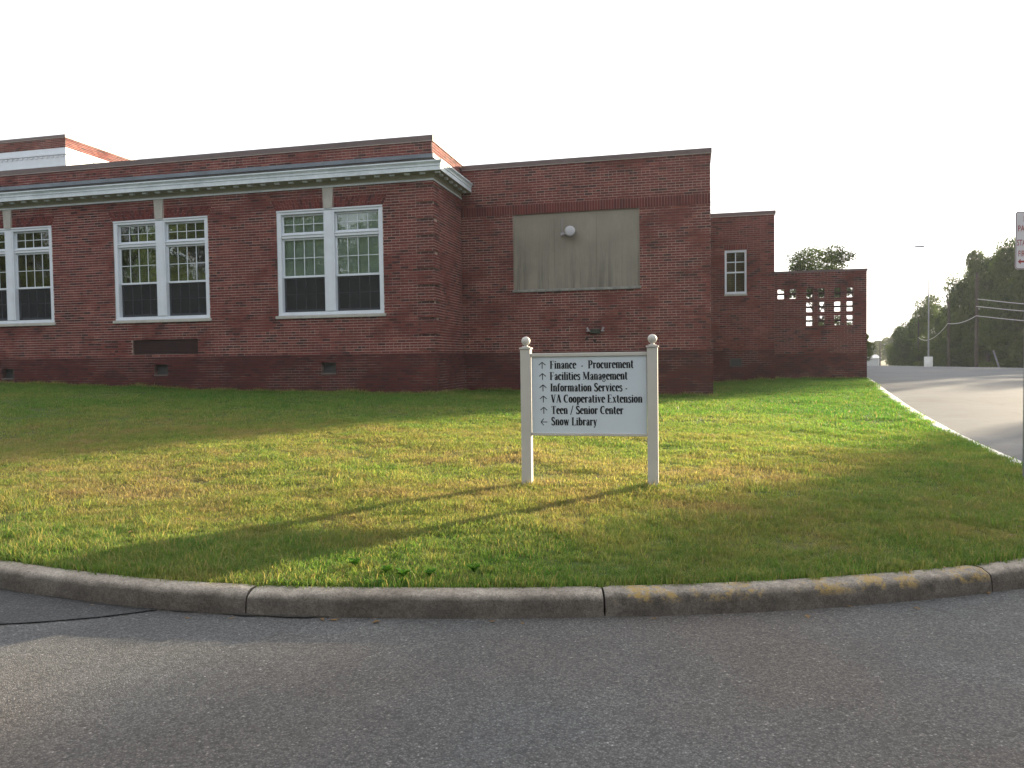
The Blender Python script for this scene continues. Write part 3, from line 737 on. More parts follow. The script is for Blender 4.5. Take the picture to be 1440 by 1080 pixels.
for i in range(3):
    p = a+(b-a)*i/3; q = a+(b-a)*(i+1)/3; mm = MB(); mm.bbox((p+.002, YG+.035+(i % 2)*.001, z0+.0), (q-.002, YG+.055, z1-.004), .002); mm.build('plywood_panel', M['board'], gym)
m.bbox((a-.0, YG+.005, z0), (a+.035, YG+.036, z1)); m.bbox((b-.035, YG+.005, z0), (b, YG+.036, z1)); m.build('board_trim', M['board'], gym)
cut = [a-.03, -3.68, -2.46, b+.04]
for i in range(3):
    mm = MB(); mm.bbox((cut[i]+.004, YG-.04, z0-.075), (cut[i+1]-.004, YG+.05, z0-.002), .008); mm.build('sill_stone', M['sillgrey'], gym)
# round lamp on the boards (hangs on the wall: a thing of its own)
lp = empty('wall_lamp', (-3.155, YG+.03, 5.04)); tag(lp, 'round grey wall lamp on the boarded-up opening', 'lamp')
m = MB(); pr = [(.0, -.26), (.11, -.26), (.135, -.25), (.142, -.235), (.142, -.20), (.125, -.185), (.12, -.06), (.06, -.05), (.06, .0)]
def spin_y(m, prof, n=24):
    vs = []
    for r_, y_ in prof:
        for i in range(n): t = 2*math.pi*i/n; vs.append((r_*math.cos(t), y_, r_*math.sin(t)))
    m.add(vs, [(k_*n+i, k_*n+(i+1) % n, (k_+1)*n+(i+1) % n, (k_+1)*n+i) for k_ in range(len(prof)-1) for i in range(n)], 0, True)
spin_y(m, pr[3:]); m.build('housing', M['lampmetal'], lp); m = MB(); spin_y(m, pr[:4]); m.build('lens', M['lens'], lp)
m = MB(); m.tube((-.25, -.01, -.04), (-.10, -.08, -.04), .018); m.tube((-.25, -.012, -.04), (-.25, -.012, .40), .008); m.bbox((-.29, -.035, -.08), (-.20, -.0, 0), .005); m.build('conduit', M['lampmetal'], lp)
# dark fixture low on the wall
fx = empty('wall_fixture', (-2.50, YG, 2.30)); tag(fx, 'small dark green box fixture with pale side brackets, low on the brick wall', 'fixture')
m = MB(); m.bbox((-.13, -.12, -.07), (.13, -.002, .06), .012); m.build('box', simple('dark_green_paint', (.02, .028, .02), .6), fx)
for sx in (-1, 1):
    m = MB(); m.bbox((sx*.20-.045, -.10, -.01), (sx*.20+.045, -.002, .015), .004); m.tube((sx*.18, -.08, .0), (sx*.23, -.09, .10), .016, .03); m.build('bracket', M['lampmetal'], fx)
for x_, z_ in ((-2.75, 2.085), (-2.53, 2.045)):
    m = MB(); m.tube((x_, YG-.012, z_), (x_, YG+.02, z_), .04, n=12); m.build('weep_pipe', M['dark'], gym)

# ---------------------------------------------------------------- lower block with the small window
YR = 26.58
blk = empty('low_brick_block'); tag(blk, 'lower red brick block with a single small white sash window', 'building')
XB = 2.785
hw = (1.185, 1.895, 3.64, 5.11); vt = (1.355, 1.73, 1.19, 1.47)
wo, B = wall(blk, (0, YR), E1, S1, XR-.3, XB, 1.75, 6.23, [hw], lambda zc: [(hw[0]-.03, hw[1]+.03)] if 5.11 < zc < 5.32 else [], mortar='mortar_far')
for i in range(10):
    a = hw[0]-.02+.75*i/10; B.put((0, YR), E1, S1, [(a+.005, 5.12), (a+.070, 5.12), (a+.070, 5.31), (a+.005, 5.31)], .003, float(rng.uniform(.2, .8)))
B.build(wo, M['brick'], 120)
wo, B = wall(blk, (0, YR), E1, S1, XR-.3, XB+.012, .35, 1.75, [vt], mortar='mortar_dark', out=.02, tones=(.15, .6), headers=0); B.build(wo, M['brick_base'])
m = MB(); m.box((-6, YR+.301, .3), (XB, 35, 6.1)); m.build('rear_walls', M['core'], blk)
coping(blk, [(XR-.3, YR-.035, XB+.035, YR+.3), (XB-.26, YR+.305, XB+.035, 35)], 6.25, 6.36)
m = MB(); a, b, z0, z1 = hw
m.bbox((a, YR+.02, z0), (a+.065, YR+.12, z1)); m.bbox((b-.065, YR+.02, z0), (b, YR+.12, z1)); m.bbox((a+.066, YR+.02, z1-.075), (b-.066, YR+.12, z1)); m.bbox((a+.066, YR+.01, z0), (b-.066, YR+.12, z0+.075)); m.bbox((a+.066, YR+.04, 4.34), (b-.066, YR+.10, 4.39))
f = m.build('window', M['white'], blk)
mu = MB(); box_muntins(mu, a+.065, b-.065, 4.39, z1-.075, 2, 2, YR+.06, YR+.08, .03); box_muntins(mu, a+.065, b-.065, z0+.075, 4.34, 2, 1, YR+.08, YR+.10, .025); mu.build('muntins', M['white'], f)
panes(f, a+.065, b-.065, 4.39, z1-.075, 2, 2, YR+.072); panes(f, a+.065, b-.065, z0+.075, 4.34, 2, 1, YR+.092)
m = MB(); m.box((a-.02, YR-.03, z0-.06), (b+.02, YR+.1, z0-.003)); m.build('sill', M['stone'], f)
a, b, z0, z1 = vt; m = MB(); m.box((a, YR+.05, z0), (b, YR+.08, z1)); v = m.build('crawlspace_vent', M['ventgrey'], blk)
for i in range(4): m = MB(); m.box((a+.01, YR+.03, z0+.03+i*.065), (b-.01, YR+.05, z0+.055+i*.065)); m.build('slat', M['ventgrey'], v)

# ---------------------------------------------------------------- pierced screen wall
YS = 28.70; XS = 6.075
scr = empty('pierced_brick_wall'); tag(scr, 'freestanding red brick wall pierced with rows of small openings, next to the parking lot', 'wall')
cols = [(3.11, 3.34), (3.52, 3.735), (4.08, 4.30), (4.485, 4.70), (5.01, 5.235), (5.42, 5.635)]
rows = [(3.57, 3.92), (3.08, 3.43), (2.59, 2.94)]
sh = [(c[0], c[1], r[0], r[1]) for ci, c in enumerate(cols) for ri, r in enumerate(rows) if not (ci < 2 and ri > 0)]
wo, B = wall(scr, (0, YS), E1, S1, XB-.2, XS, 1.61, 4.48, sh, mortar='mortar_far', thick=.2, out=0, tones=(.0, .75))
B.build(wo, M['brick'], 60)
for h in sh:
    m = MB(); zc = (h[2]+h[3])/2; m.bbox((h[0]-.0, YS+.02, zc-.032), (h[1], YS+.17, zc+.032), .003); o = m.build('brick', M['brick'], wo)
wo, B = wall(scr, (0, YS), E1, S1, XB-.2, XS+.01, .3, 1.61, (), mortar='mortar_dark', out=.012, tones=(.1, .55), headers=0, thick=.21); B.build(wo, M['brick_base'])
m = MB(); m.box((XB-.2, YS-.02, 4.482), (XS+.02, YS+.22, 4.555)); m.build('coping', M['coping'], scr)

# ---------------------------------------------------------------- taller block at the back left
tall = empty('upper_block'); tag(tall, 'taller brick block with white frieze rising behind the long wing, far left', 'building')
YU, XU = 26.0, -24.52
wo, B = wall(tall, (0, YU), E1, S1, -34, XU, 10.36, 10.78, thick=.3); B.build(wo, M['brick'])
wo, B = wall(tall, (XU, 0), (0, 1), (1, 0), YU+.01, YU+14, 10.36, 10.78, thick=.28); B.build(wo, M['brick'])
coping(tall, [(-34, YU-.03, XU+.03, YU+.3), (XU-.26, YU+.305, XU+.03, YU+14)], 10.77, 10.87)
m = MB(); m.box((-34, YU-.0, 9.62), (XU, YU+14, 10.355)); m.box((-34, YU-.05, 10.08), (XU+.05, YU+14, 10.16)); m.box((-34, YU-.02, 9.62), (XU+.02, YU+14, 9.68))
x = XU-.1
while x > -33: m.box((x-.11, YU-.035, 9.99), (x, YU-.002, 10.05)); x -= .25
m.build('frieze', M['white'], tall)
m = MB(); m.box((-34, YU+.01, .3), (XU-.01, YU+13.9, 9.61)); m.box((-34, YU+.31, 10.36), (XU-.29, YU+13.9, 10.5)); m.build('lower_walls', M['core'], tall)

# ---------------------------------------------------------------- directory sign
YP = 7.76
GS = .22
sg = empty('directory_sign', (0, 0, 0)); tag(sg, 'white directory sign on two square posts with ball finials, standing on the lawn', 'sign')
for px in (-1.665, -.36):
    m = MB(); m.bbox((px-.052, YP-.052, GS), (px+.052, YP+.052, 1.685), .004); p = m.build('post', M['post'], sg)
    m = MB(); m.bbox((px-.062, YP-.062, 1.686), (px+.062, YP+.062, 1.703), .004); m.bbox((px-.04, YP-.04, 1.704), (px+.04, YP+.04, 1.716), .006); m.build('cap', M['post'], p)
    m = MB(); prf = [(.022, 0), (.020, .008), (.018, .014)]
    for i in range(13):
        t = -1.15+2.72*i/12; prf.append((.047*math.cos(t), .057+.047*math.sin(t)))
    m.lathe((px, YP, 1.715), prf, 20); m.build('ball_finial', M['post'], p)
m = MB(); m.bbox((-1.607, YP-.012, .808), (-.418, YP+.012, 1.612), .002); m.build('panel', M['panel'], sg)
m = MB(); m.bbox((-1.611, YP-.028, 1.604), (-.414, YP+.028, 1.642), .004); m.build('top_rail', M['post'], sg)
m = MB(); m.bbox((-1.611, YP-.024, .782), (-.414, YP+.024, .812), .004); m.build('bottom_rail', M['post'], sg)

# condensed serif lettering drawn from strokes; unit = cap height, x height .66
W, TH = .195, .09
def arc(cx, cy, rx, ry, a0, a1, n=12): return [(cx+rx*math.cos(R(a0+(a1-a0)*i/n)), cy+ry*math.sin(R(a0+(a1-a0)*i/n))) for i in range(n+1)]
def V(x, y0, y1, w=W, s0=1, s1=1, sw=.30):
    o = [('b', x-w/2, y0, x+w/2, y1)]
    if s0: o.append(('b', x-sw/2, y0, x+sw/2, y0+.045))
    if s1 == 1: o.append(('b', x-sw/2, y1-.045, x+sw/2, y1))
    if s1 == 2: o.append(('p', [(x-sw/2, y1-.07), (x-w/2+.01, y1), (x-w/2+.01, y1-.11)]))
    return o
def S(pts, w0=W, w1=TH, mode='v'): return [('s', pts, w0, w1, mode)]
X = .66
def bowl(cx, cy, rx, ry, a0=0, a1=360): return S(arc(cx, cy, rx, ry, a0, a1, 20), W, TH)
G = {
 'F': (.54, V(.15, 0, 1)+[('b', .15, .95, .50, 1), ('b', .46, .80, .50, 1), ('b', .15, .48, .40, .53), ('b', .37, .42, .41, .60)]),
 'E': (.58, V(.15, 0, 1)+[('b', .15, .95, .50, 1), ('b', .46, .80, .50, 1), ('b', .15, .48, .40, .53), ('b', .37, .42, .41, .60), ('b', .15, 0, .54, .05), ('b', .50, 0, .54, .2)]),
 'P': (.58, V(.15, 0, 1)+[('b', .15, .95, .30, 1), ('b', .15, .42, .30, .47)]+S(arc(.28, .71, .19, .265, 90, -90))),
 'M': (.86, [('b', .10, 0, .15, 1), ('b', .01, 0, .24, .045), ('b', .02, .955, .2, 1), ('s', [(.14, 1), (.41, .08)], .18, .18, 'c'), ('s', [(.41, .08), (.66, 1)], .075, .075, 'c')]+V(.70, 0, 1)),
 'I': (.32, V(.16, 0, 1)), 'T': (.60, V(.30, 0, 1, s1=0)+[('b', .03, .95, .57, 1), ('b', .03, .78, .07, 1), ('b', .53, .78, .57, 1)]),
 'L': (.54, V(.15, 0, 1)+[('b', .15, 0, .5, .05), ('b', .46, 0, .50, .22)]),
 'S': (.50, S([(.40, .82), (.36, .93), (.25, .98), (.14, .93), (.10, .79), (.14, .65), (.25, .53), (.37, .41), (.41, .25), (.37, .08), (.25, .02), (.12, .06), (.07, .2)], .20, .13, 'n')+[('b', .38, .74, .42, 1), ('b', .05, 0, .09, .26)]),
 'C': (.58, S(arc(.32, .5, .23, .46, 55, 305, 24))+[('b', .46, .70, .50, 1)]),
 'V': (.62, [('s', [(.13, 1), (.33, 0)], .20, .20, 'c'), ('s', [(.33, .0), (.52, 1)], .075, .075, 'c'), ('b', .02, .955, .27, 1), ('b', .42, .955, .62, 1)]),
 'A': (.64, [('s', [(.31, 1), (.52, 0)], .20, .20, 'c'), ('s', [(.10, 0), (.31, 1)], .075, .075, 'c'), ('b', .02, 0, .21, .045), ('b', .40, 0, .64, .045), ('b', .19, .30, .45, .35)]),
 'i': (.27, V(.135, 0, X, s1=2, sw=.27)+[('d', .13, .87, .085)]), 'l': (.27, V(.135, 0, 1, s1=2, sw=.27)), 't': (.34, V(.14, .08, .90, s0=0, s1=0)+[('b', .02, X-.06, .30, X)]+S([(.14, .14), (.18, .03), (.25, .02), (.31, .09)], .13, .05, 'n')),
 'n': (.52, V(.13, 0, X, s1=2, sw=.25)+V(.39, 0, .45, s1=0, sw=.25)+S([(.17, .52), (.24, .63), (.33, .63), (.39, .54), (.39, .42)], .08, .17, 't')),
 'm': (.78, V(.13, 0, X, s1=2, sw=.25)+V(.39, 0, .45, s1=0, sw=.23)+V(.65, 0, .45, s1=0, sw=.23)+S([(.17, .52), (.24, .63), (.33, .63), (.39, .54), (.39, .42)], .08, .17, 't')+S([(.43, .52), (.50, .63), (.59, .63), (.65, .54), (.65, .42)], .08, .17, 't')),
 'r': (.40, V(.13, 0, X, s1=2, sw=.26)+S([(.17, .48), (.24, .62), (.31, .63)], .05, .06, 'n')+[('d', .32, .57, .08)]),
 'u': (.52, V(.12, .2, X, s0=0, s1=2, sw=.22)+V(.38, 0, X, s0=0, s1=2, sw=.22)+S([(.12, .25), (.14, .08), (.22, .02), (.30, .04), (.37, .15)], .17, .07, 't')+[('b', .38, 0, .50, .045)]),
 'o': (.47, bowl(.235, .33, .145, .30)), 'c': (.42, S(arc(.24, .33, .15, .30, 50, 310, 20))+[('d', .34, .50, .075)]),
 'e': (.43, S(arc(.23, .33, .145, .30, 8, 310, 22))+[('b', .12, .35, .375, .395)]),
 'a': (.45, S([(.10, .50), (.14, .62), (.24, .64), (.31, .58), (.32, .45)], .08, .15, 't')+V(.32, .08, .48, s0=0, s1=0)+S([(.32, .14), (.36, .03), (.44, .06)], .13, .05, 'n')+S([(.32, .38), (.16, .30), (.10, .18), (.13, .05), (.21, .02), (.31, .11)], .13, .11, 'n')+[('d', .10, .49, .07)]),
 's': (.38, S([(.30, .54), (.26, .62), (.18, .64), (.10, .60), (.08, .51), (.12, .42), (.22, .34), (.30, .25), (.31, .13), (.26, .04), (.17, .01), (.09, .04), (.06, .12)], .15, .12, 'n')+[('b', .28, .48, .315, .66), ('b', .05, 0, .085, .18)]),
 'f': (.34, V(.14, 0, .82, s1=0)+[('b', .02, X-.06, .30, X)]+S([(.14, .78), (.16, .93), (.24, .99), (.31, .97)], .15, .06, 't')+[('d', .31, .91, .075)]),
 'v': (.46, [('s', [(.11, X), (.25, 0)], .18, .18, 'c'), ('s', [(.25, .0), (.38, X)], .075, .075, 'c'), ('b', .01, X-.045, .21, X), ('b', .31, X-.045, .46, X)]),
 'w': (.70, [('s', [(.11, X), (.23, 0)], .18, .18, 'c'), ('s', [(.23, .0), (.34, X)], .075, .075, 'c'), ('s', [(.35, X), (.48, 0)], .18, .18, 'c'), ('s', [(.48, .0), (.61, X)], .075, .075, 'c'), ('b', .01, X-.045, .21, X), ('b', .27, X-.045, .42, X), ('b', .54, X-.045, .70, X)]),
 'y': (.46, [('s', [(.11, X), (.25, 0)], .18, .18, 'c'), ('s', [(.38, X), (.19, -.22)], .075, .075, 'c'), ('d', .12, -.20, .075), ('b', .01, X-.045, .21, X), ('b', .31, X-.045, .46, X)]),
 'x': (.48, [('s', [(.11, X), (.36, 0)], .18, .18, 'c'), ('s', [(.38, X), (.09, .0)], .075, .075, 'c'), ('b', .02, X-.04, .2, X), ('b', .30, X-.04, .45, X), ('b', .02, 0, .17, .04), ('b', .27, 0, .46, .04)]),
 'p': (.50, V(.13, -.27, X, s1=2, sw=.27)+S(arc(.25, .33, .155, .29, 150, -150, 20))), 'b': (.50, V(.13, 0, 1, s0=0, s1=2, sw=.26)+S(arc(.25, .33, .155, .29, 150, -150, 20))),
 'g': (.46, bowl(.21, .43, .125, .20)+S([(.14, .26), (.09, .17), (.16, .11), (.32, .07), (.38, -.04), (.32, -.19), (.20, -.23), (.08, -.18), (.06, -.08), (.14, .04)], .085, .085, 'n')+[('s', [(.30, .56), (.37, .64), (.44, .63)], .06, .06, 'c')]),
 '/': (.42, [('s', [(.06, -.12), (.36, 1.05)], .10, .10, 'c')]), '-': (.34, [('b', .08, .24, .27, .36)]), ' ': (.26, []),
}
def stroke(m, pts, w0, w1, mode, T, y0, y1):
    P = [Vector((p[0], p[1])) for p in pts]; n = len(P); L = []; Rr = []
    for i in range(n):
        t = (P[min(i+1, n-1)]-P[max(i-1, 0)]).normalized(); nn = Vector((-t.y, t.x)); k_ = i/(n-1)
        if mode == 'v': wd = w1+(w0-w1)*abs(t.y)**1.5
        elif mode == 't': wd = w0+(w1-w0)*k_
        elif mode == 'n': wd = w1+(w0-w1)*math.sin(math.pi*k_)**1
        else: wd = w0
        if mode == 'c': a_, b_ = P[i]-Vector((wd/2, 0)), P[i]+Vector((wd/2, 0))
        else: a_, b_ = P[i]-nn*wd/2, P[i]+nn*wd/2
        L.append(a_); Rr.append(b_)
    vs = [T(p, y0) for p in L]+[T(p, y0) for p in Rr]; fs = [(i, i+1, n+i+1, n+i) for i in range(n-1)]
    m.add(vs, fs)
def text_line(s_, x0, x1, zb, y, cap, parent, mat, glyphs=None, name='lettering', track=0):
    adv = [G[c][0]*(1 if c != ' ' else 1) for c in s_]; tot = sum(adv); k_ = (x1-x0)/tot; cx = x0
    for c, a_ in zip(s_, adv):
        m = MB()
        lc = c.islower() and c not in 'bfglpty'
        T = lambda p, yy, cx=cx, low=c.islower(): (cx+p[0]*k_, yy, zb+(p[1] if not low or p[1] < 0 else (p[1]*1.09 if p[1] <= .66 else .72+(p[1]-.66)*.82))*cap)
        for pi, e in enumerate(G[c][1]):
            yy = y-.0002*(pi+1)
            if e[0] == 'b': m.add([T((e[1], e[2]), yy), T((e[3], e[2]), yy), T((e[3], e[4]), yy), T((e[1], e[4]), yy)], [(0, 1, 2, 3)])
            elif e[0] == 'p': m.add([T(p, yy) for p in e[1]], [tuple(range(len(e[1])))])
            elif e[0] == 'd':
                n = 10; r_ = e[3]; m.add([T((e[1]+r_*math.cos(2*math.pi*i/n), e[2]+r_*.95*math.sin(2*math.pi*i/n)), yy) for i in range(n)], [tuple(range(n))])
            elif e[0] == 's': stroke(m, e[1], e[2], e[3], e[4], T, yy, yy)
        cx += a_*k_
        if m.v: m.build('letter', mat, parent)
yt = YP-.0128
lines = [('Finance  -  Procurement', -1.411, -.548, 1.480), ('Facilities Management', -1.413, -.608, 1.363), ('Information Services -', -1.409, -.608, 1.244),
         ('VA Cooperative Extension', -1.405, -.461, 1.128), ('Teen / Senior Center', -1.401, -.653, 1.010), ('Snow Library', -1.403, -.924, .892)]
for i, (t_, a, b, zb) in enumerate(lines):
    text_line(t_, a, b, zb-.001, yt, .083, sg, M['ink'])
    cx = -1.492+.003*i; cz = zb+.034; m = MB(); s_ = .034
    def seg(p, q, w_, k_=0):
        p, q = Vector(p), Vector(q); d = (q-p).normalized(); n_ = Vector((-d.y, d.x))*w_/2
        if i == 5: f_ = lambda v: (cx+v.y*-1, yt-.0002*(k_+1), cz-.002+v.x)
        else: f_ = lambda v: (cx+v.x, yt-.0002*(k_+1), cz+v.y)
        m.add([f_(p-n_), f_(q-n_), f_(q+n_), f_(p+n_)], [(0, 1, 2, 3)])
    seg((0, -s_), (0, s_-.003), .0085); seg((0, s_), (-.036, s_-.030), .0085, 1); seg((0, s_), (.036, s_-.030), .0085, 2)
    m.build('arrow', M['ink'], sg)

# ---------------------------------------------------------------- parking sign at the right edge
ps = empty('parking_sign', (3.52, 9.10, 0), R(13)); tag(ps, 'tall narrow white no parking sign with red lettering, cut off at the right edge', 'sign')
zb_ = float(lawn_h(3.52, 9.1)[0])
m = MB(); m.bbox((-.03, .0, zb_-.1), (.03, .035, 3.0), .004); m.build('post', M['steel'], ps)
def round_rect(m, w_, z0, z1, r_, y, mi=0, th=.004):
    pts = []
    for cx, cz, a0 in ((w_/2-r_, z0+r_, -90), (w_/2-r_, z1-r_, 0), (-w_/2+r_, z1-r_, 90), (-w_/2+r_, z0+r_, 180)):
        for i in range(6): t = R(a0+18*i); pts.append((cx+r_*math.cos(t), cz+r_*math.sin(t)))
    n = len(pts); v = [(a, y, b) for a, b in pts]+[(a, y+th, b) for a, b in pts]
    m.add(v, [tuple(range(n)), tuple(range(2*n-1, n-1, -1))]+[(i, i+n, (i+1) % n+n, (i+1) % n) for i in range(n)], mi)
m = MB(); round_rect(m, .305, 2.464, 3.074, .03, -.004); m.build('sign_plate', M['signwhite'], ps)
m = MB()     # dark border line
def border(m, w_, z0, z1, r_, y, t_):
    a = []; b = []
    for rr, L in ((r_, a), (r_-t_, b)):
        o_ = r_-rr
        for cx, cz, a0 in ((w_/2-r_, z0+r_, -90), (w_/2-r_, z1-r_, 0), (-w_/2+r_, z1-r_, 90), (-w_/2+r_, z0+r_, 180)):
            for i in range(6): t = R(a0+18*i); L.append((cx+rr*math.cos(t), y, cz+rr*math.sin(t)))
    n = len(a); m.add(a+b, [(i, (i+1) % n, (i+1) % n+n, i+n) for i in range(n)])
border(m, .300, 2.4665, 3.0715, .028, -.0045, .007); m.build('border', simple('sign_border_dark', (.12, .05, .06), .5), ps)
fc = None
def sans(txt, size, x, z, sx):
    cu = bpy.data.curves.new('sign_text', 'FONT'); cu.body = txt; cu.size = size; cu.align_x = 'CENTER'; cu.offset = .0009
    ob = bpy.data.objects.new('tmp', cu); col.objects.link(ob); dg = bpy.context.evaluated_depsgraph_get(); me = bpy.data.meshes.new_from_object(ob.evaluated_get(dg))
    bpy.data.objects.remove(ob); me.transform(Matrix(((sx, 0, 0, x), (0, 0, -1, -.0048), (0, 1, 0, z), (0, 0, 0, 1))))
    bm = bmesh.new(); bm.from_mesh(me); bm.verts.ensure_lookup_table(); seen = set()
    for v0 in bm.verts:
        if v0.index in seen: continue
        st = [v0]; comp = []; seen.add(v0.index)
        while st:
            v = st.pop(); comp.append(v)
            for e in v.link_edges:
                q = e.other_vert(v)
                if q.index not in seen: seen.add(q.index); st.append(q)
        ix = {v.index: i for i, v in enumerate(comp)}; fs = {f for v in comp for f in v.link_faces}
        l_ = MB(); l_.add([tuple(v.co) for v in comp], [tuple(ix[v.index] for v in f.verts) for f in fs]); l_.build('letter', M['red'], ps)
sans('NO', .09, 0, 2.965, 1); sans('PARKING', .088, .0, 2.865, .70); sans('STANDING', .088, 0, 2.715, .62); sans('FIRE LANE', .088, 0, 2.60, .62)
m = MB(); z = 2.545; m.add([(-.125, -.0048, z), (-.095, -.0048, z-.03), (-.095, -.0048, z-.01), (.095, -.0048, z-.01), (.095, -.0048, z-.03), (.125, -.0048, z), (.095, -.0048, z+.03), (.095, -.0048, z+.01), (-.095, -.0048, z+.01), (-.095, -.0048, z+.03)], [(0, 1, 9), (2, 3, 7, 8), (4, 5, 6)]); m.build('arrow', M['red'], ps)

# ---------------------------------------------------------------- lot light, utility poles, wires, house
zp = float(road_h(17.9, 63.8)[0])
ll = empty('parking_lot_light', (17.9, 63.85, zp)); tag(ll, 'tall thin parking lot light on a white concrete base', 'lamp post')
m = MB(); m.lathe((0, 0, 0), [(.29, -.1), (.30, 0), (.30, .74), (.28, .78), (0, .78)], 20); m.build('base', simple('white_painted_base', (.62, .62, .60), .8, .12, 3), ll)
m = MB(); m.tube((0, 0, .78), (0, 0, 9.15), .06, .035, 10); m.bbox((-.14, -.14, .775), (.14, .14, .80), .005); m.build('pole', M['steel'], ll)
m = MB(); m.tube((0, 0, 9.1), (-.55, 0, 9.22), .03, .03, 8); m.build('arm', M['steel'], ll)
m = MB(); m.add([(-1.05, -.14, 9.20), (-.35, -.16, 9.14), (-.35, .16, 9.14), (-1.05, .14, 9.20), (-1.0, -.10, 9.28), (-.4, -.12, 9.30), (-.4, .12, 9.30), (-1.0, .10, 9.28)], [(0, 3, 2, 1), (4, 5, 6, 7), (0, 1, 5, 4), (1, 2, 6, 5), (2, 3, 7, 6), (3, 0, 4, 7)]); m.build('lamp_head', M['lampmetal'], ll)
poles = []
def upole(x, y, z0, top, r_, label, arms=()):
    p = empty('utility_pole', (x, y, z0)); tag(p, label, 'utility pole', 'utility poles along the tree line')
    m = MB(); m.tube((0, 0, 0), (0, 0, top-z0), r_, r_*.75, 10); m.build('pole', M['wood'], p)
    for az in arms:
        m = MB(); m.box((-.9, -.06, az-z0-.06), (.9, .06, az-z0+.06)); m.build('crossarm', M['wood'], p)
        for q in (-.8, .8): m = MB(); m.lathe((q, 0, az-z0+.06), [(.05, 0), (.06, .08), (.03, .16), (0, .17)], 8); m.build('insulator', M['lampmetal'], p)
    return p
upole(25.3, 76.2, -1.2, 8.7, .16, 'thick brown utility pole nearest the right edge, against the trees')
upole(25.1, 83.1, -1.3, 6.6, .13, 'second utility pole from the right, thinner, in front of the trees')
upole(32.5, 120.7, -1.5, 6.0, .12, 'short pale utility pole left of the parking lot light, against the trees')
upole(36.9, 162.8, -1.7, 3.95, .15, 'far utility pole with crossarms beside the pale shed', (3.1,))
def wire(pts, sag, r_, label):
    m = MB(); a, b = Vector(pts[0]), Vector(pts[1]); n = 16; pr_ = a
    for i in range(1, n+1):
        t = i/n; p = a.lerp(b, t)-Vector((0, 0, 4*sag*t*(1-t))); m.tube(pr_, p, r_, n=5, caps=False); pr_ = p
    o = m.build('overhead_wire', M['wire']); tag(o, label, 'wire', 'overhead wires by the trees')
wire(((25.3, 76.0, 6.3), (52, 32, 5.9)), 2.3, .035, 'topmost overhead wire running right from the thick pole')
wire(((25.2, 76.0, 5.65), (52, 31, 5.1)), 2.1, .035, 'middle overhead wire running right from the thick pole')
wire(((25.2, 76.0, 4.8), (52, 30, 4.6)), 2.1, .035, 'lowest overhead wire running right from the thick pole')
wire(((25.2, 76.0, 4.8), (25.0, 83.0, 4.4)), .25, .035, 'short overhead wire between the thick pole and the next pole')
wire(((25.0, 83.0, 4.4), (32.5, 120.6, 3.7)), .9, .035, 'overhead wire from the second pole to the far pale pole')
m = MB(); m.tube((27.45, 78.4, 1.65), (28.3, 78.6, -.9), .07, .09, 8); tag(m.build('leaning_post', M['steel']), 'grey post leaning at the edge of the lot before the trees, right', 'post')
# shed
sd = empty('storage_shed', (37.9, 173, -1.9)); tag(sd, 'pale grey low shed at the far end of the parking lot', 'shed')
m = MB(); m.box((-5.0, 0, 0), (1.35, 8, 2.3)); m.build('wall', M['siding'], sd)
m = MB(); m.add([(-5.2, -.3, 2.35), (1.6, -.3, 2.35), (1.6, 8.3, 2.35), (-5.2, 8.3, 2.35), (-5.2, 4, 3.1), (1.6, 4, 3.1)], [(0, 1, 5, 4), (2, 3, 4, 5), (1, 2, 5), (3, 0, 4), (0, 3, 2, 1)]); m.build('roof', simple('shed_roof_metal', (.40, .42, .45), .6), sd)
m = MB(); m.box((1.05, -.03, 0), (1.35, -.002, 2.2)); m.build('corner_post', M['white'], sd)

# ---------------------------------------------------------------- trees
def leaf_mesh(name, n_leaf, lobes, leaf, seed, rx=1., rz=1., flat=.9):
    g = np.random.default_rng(seed); V = []; T = []
    L = []
    for i in range(lobes):
        th = g.uniform(0, 2*math.pi); h = g.uniform(-.85, 1); rr = math.sqrt(max(0, 1-h*h*.85))*g.uniform(.45, .86)
        L.append((rr*math.cos(th), rr*math.sin(th), h*.80, g.uniform(.17, .34), g.uniform(.1, .9)))
    per = n_leaf//lobes
    for lx_, ly_, lz_, lr, lt in L:
        d = g.normal(size=(per, 3)); d /= np.linalg.norm(d, axis=1)[:, None]; r_ = lr*g.uniform(.35, 1.12, per)**.6
        c = np.array([lx_, ly_, lz_])+d*r_[:, None]*np.array([1.1, 1.1, .75])
        u_ = g.normal(size=(per, 3)); u_ /= np.linalg.norm(u_, axis=1)[:, None]; v_ = np.cross(u_, g.normal(size=(per, 3))); v_ /= np.linalg.norm(v_, axis=1)[:, None]
        s_ = leaf*g.uniform(.6, 1.35, per)[:, None]
        q = np.stack([c-u_*s_, c+v_*s_*.55, c+u_*s_, c-v_*s_*.55], 1); V.append(q); T.append(np.clip(lt+g.normal(0, .18, per), 0, 1))
    V = np.concatenate(V).reshape(-1, 3); T = np.concatenate(T); n = len(T)
    me = bpy.data.meshes.new(name); me.from_pydata(V.tolist(), [], (np.arange(n)[:, None]*4+np.arange(4)).tolist())
    at = me.attributes.new('tone', 'FLOAT', 'FACE'); at.data.foreach_set('value', T.astype(np.float32)); me.update()
    return me, L
def trunk_mesh(L, seed):
    m = MB(); g = random.Random(seed); m.tube((0, 0, -1.15), (.02, .01, -.25), .055, .04, 8); m.tube((.02, .01, -.25), (-.01, 0, .45), .04, .018, 7)
    for lx_, ly_, lz_, lr, _ in L[::3]:
        z = g.uniform(-.45, .1); m.tube((.01, 0, z), (lx_*.5, ly_*.5, (z+lz_)/2+.05), .018, .012, 5, caps=False); m.tube((lx_*.5, ly_*.5, (z+lz_)/2+.05), (lx_, ly_, lz_), .012, .004, 5, caps=False)
    return m.mesh('trunk')
variants = []
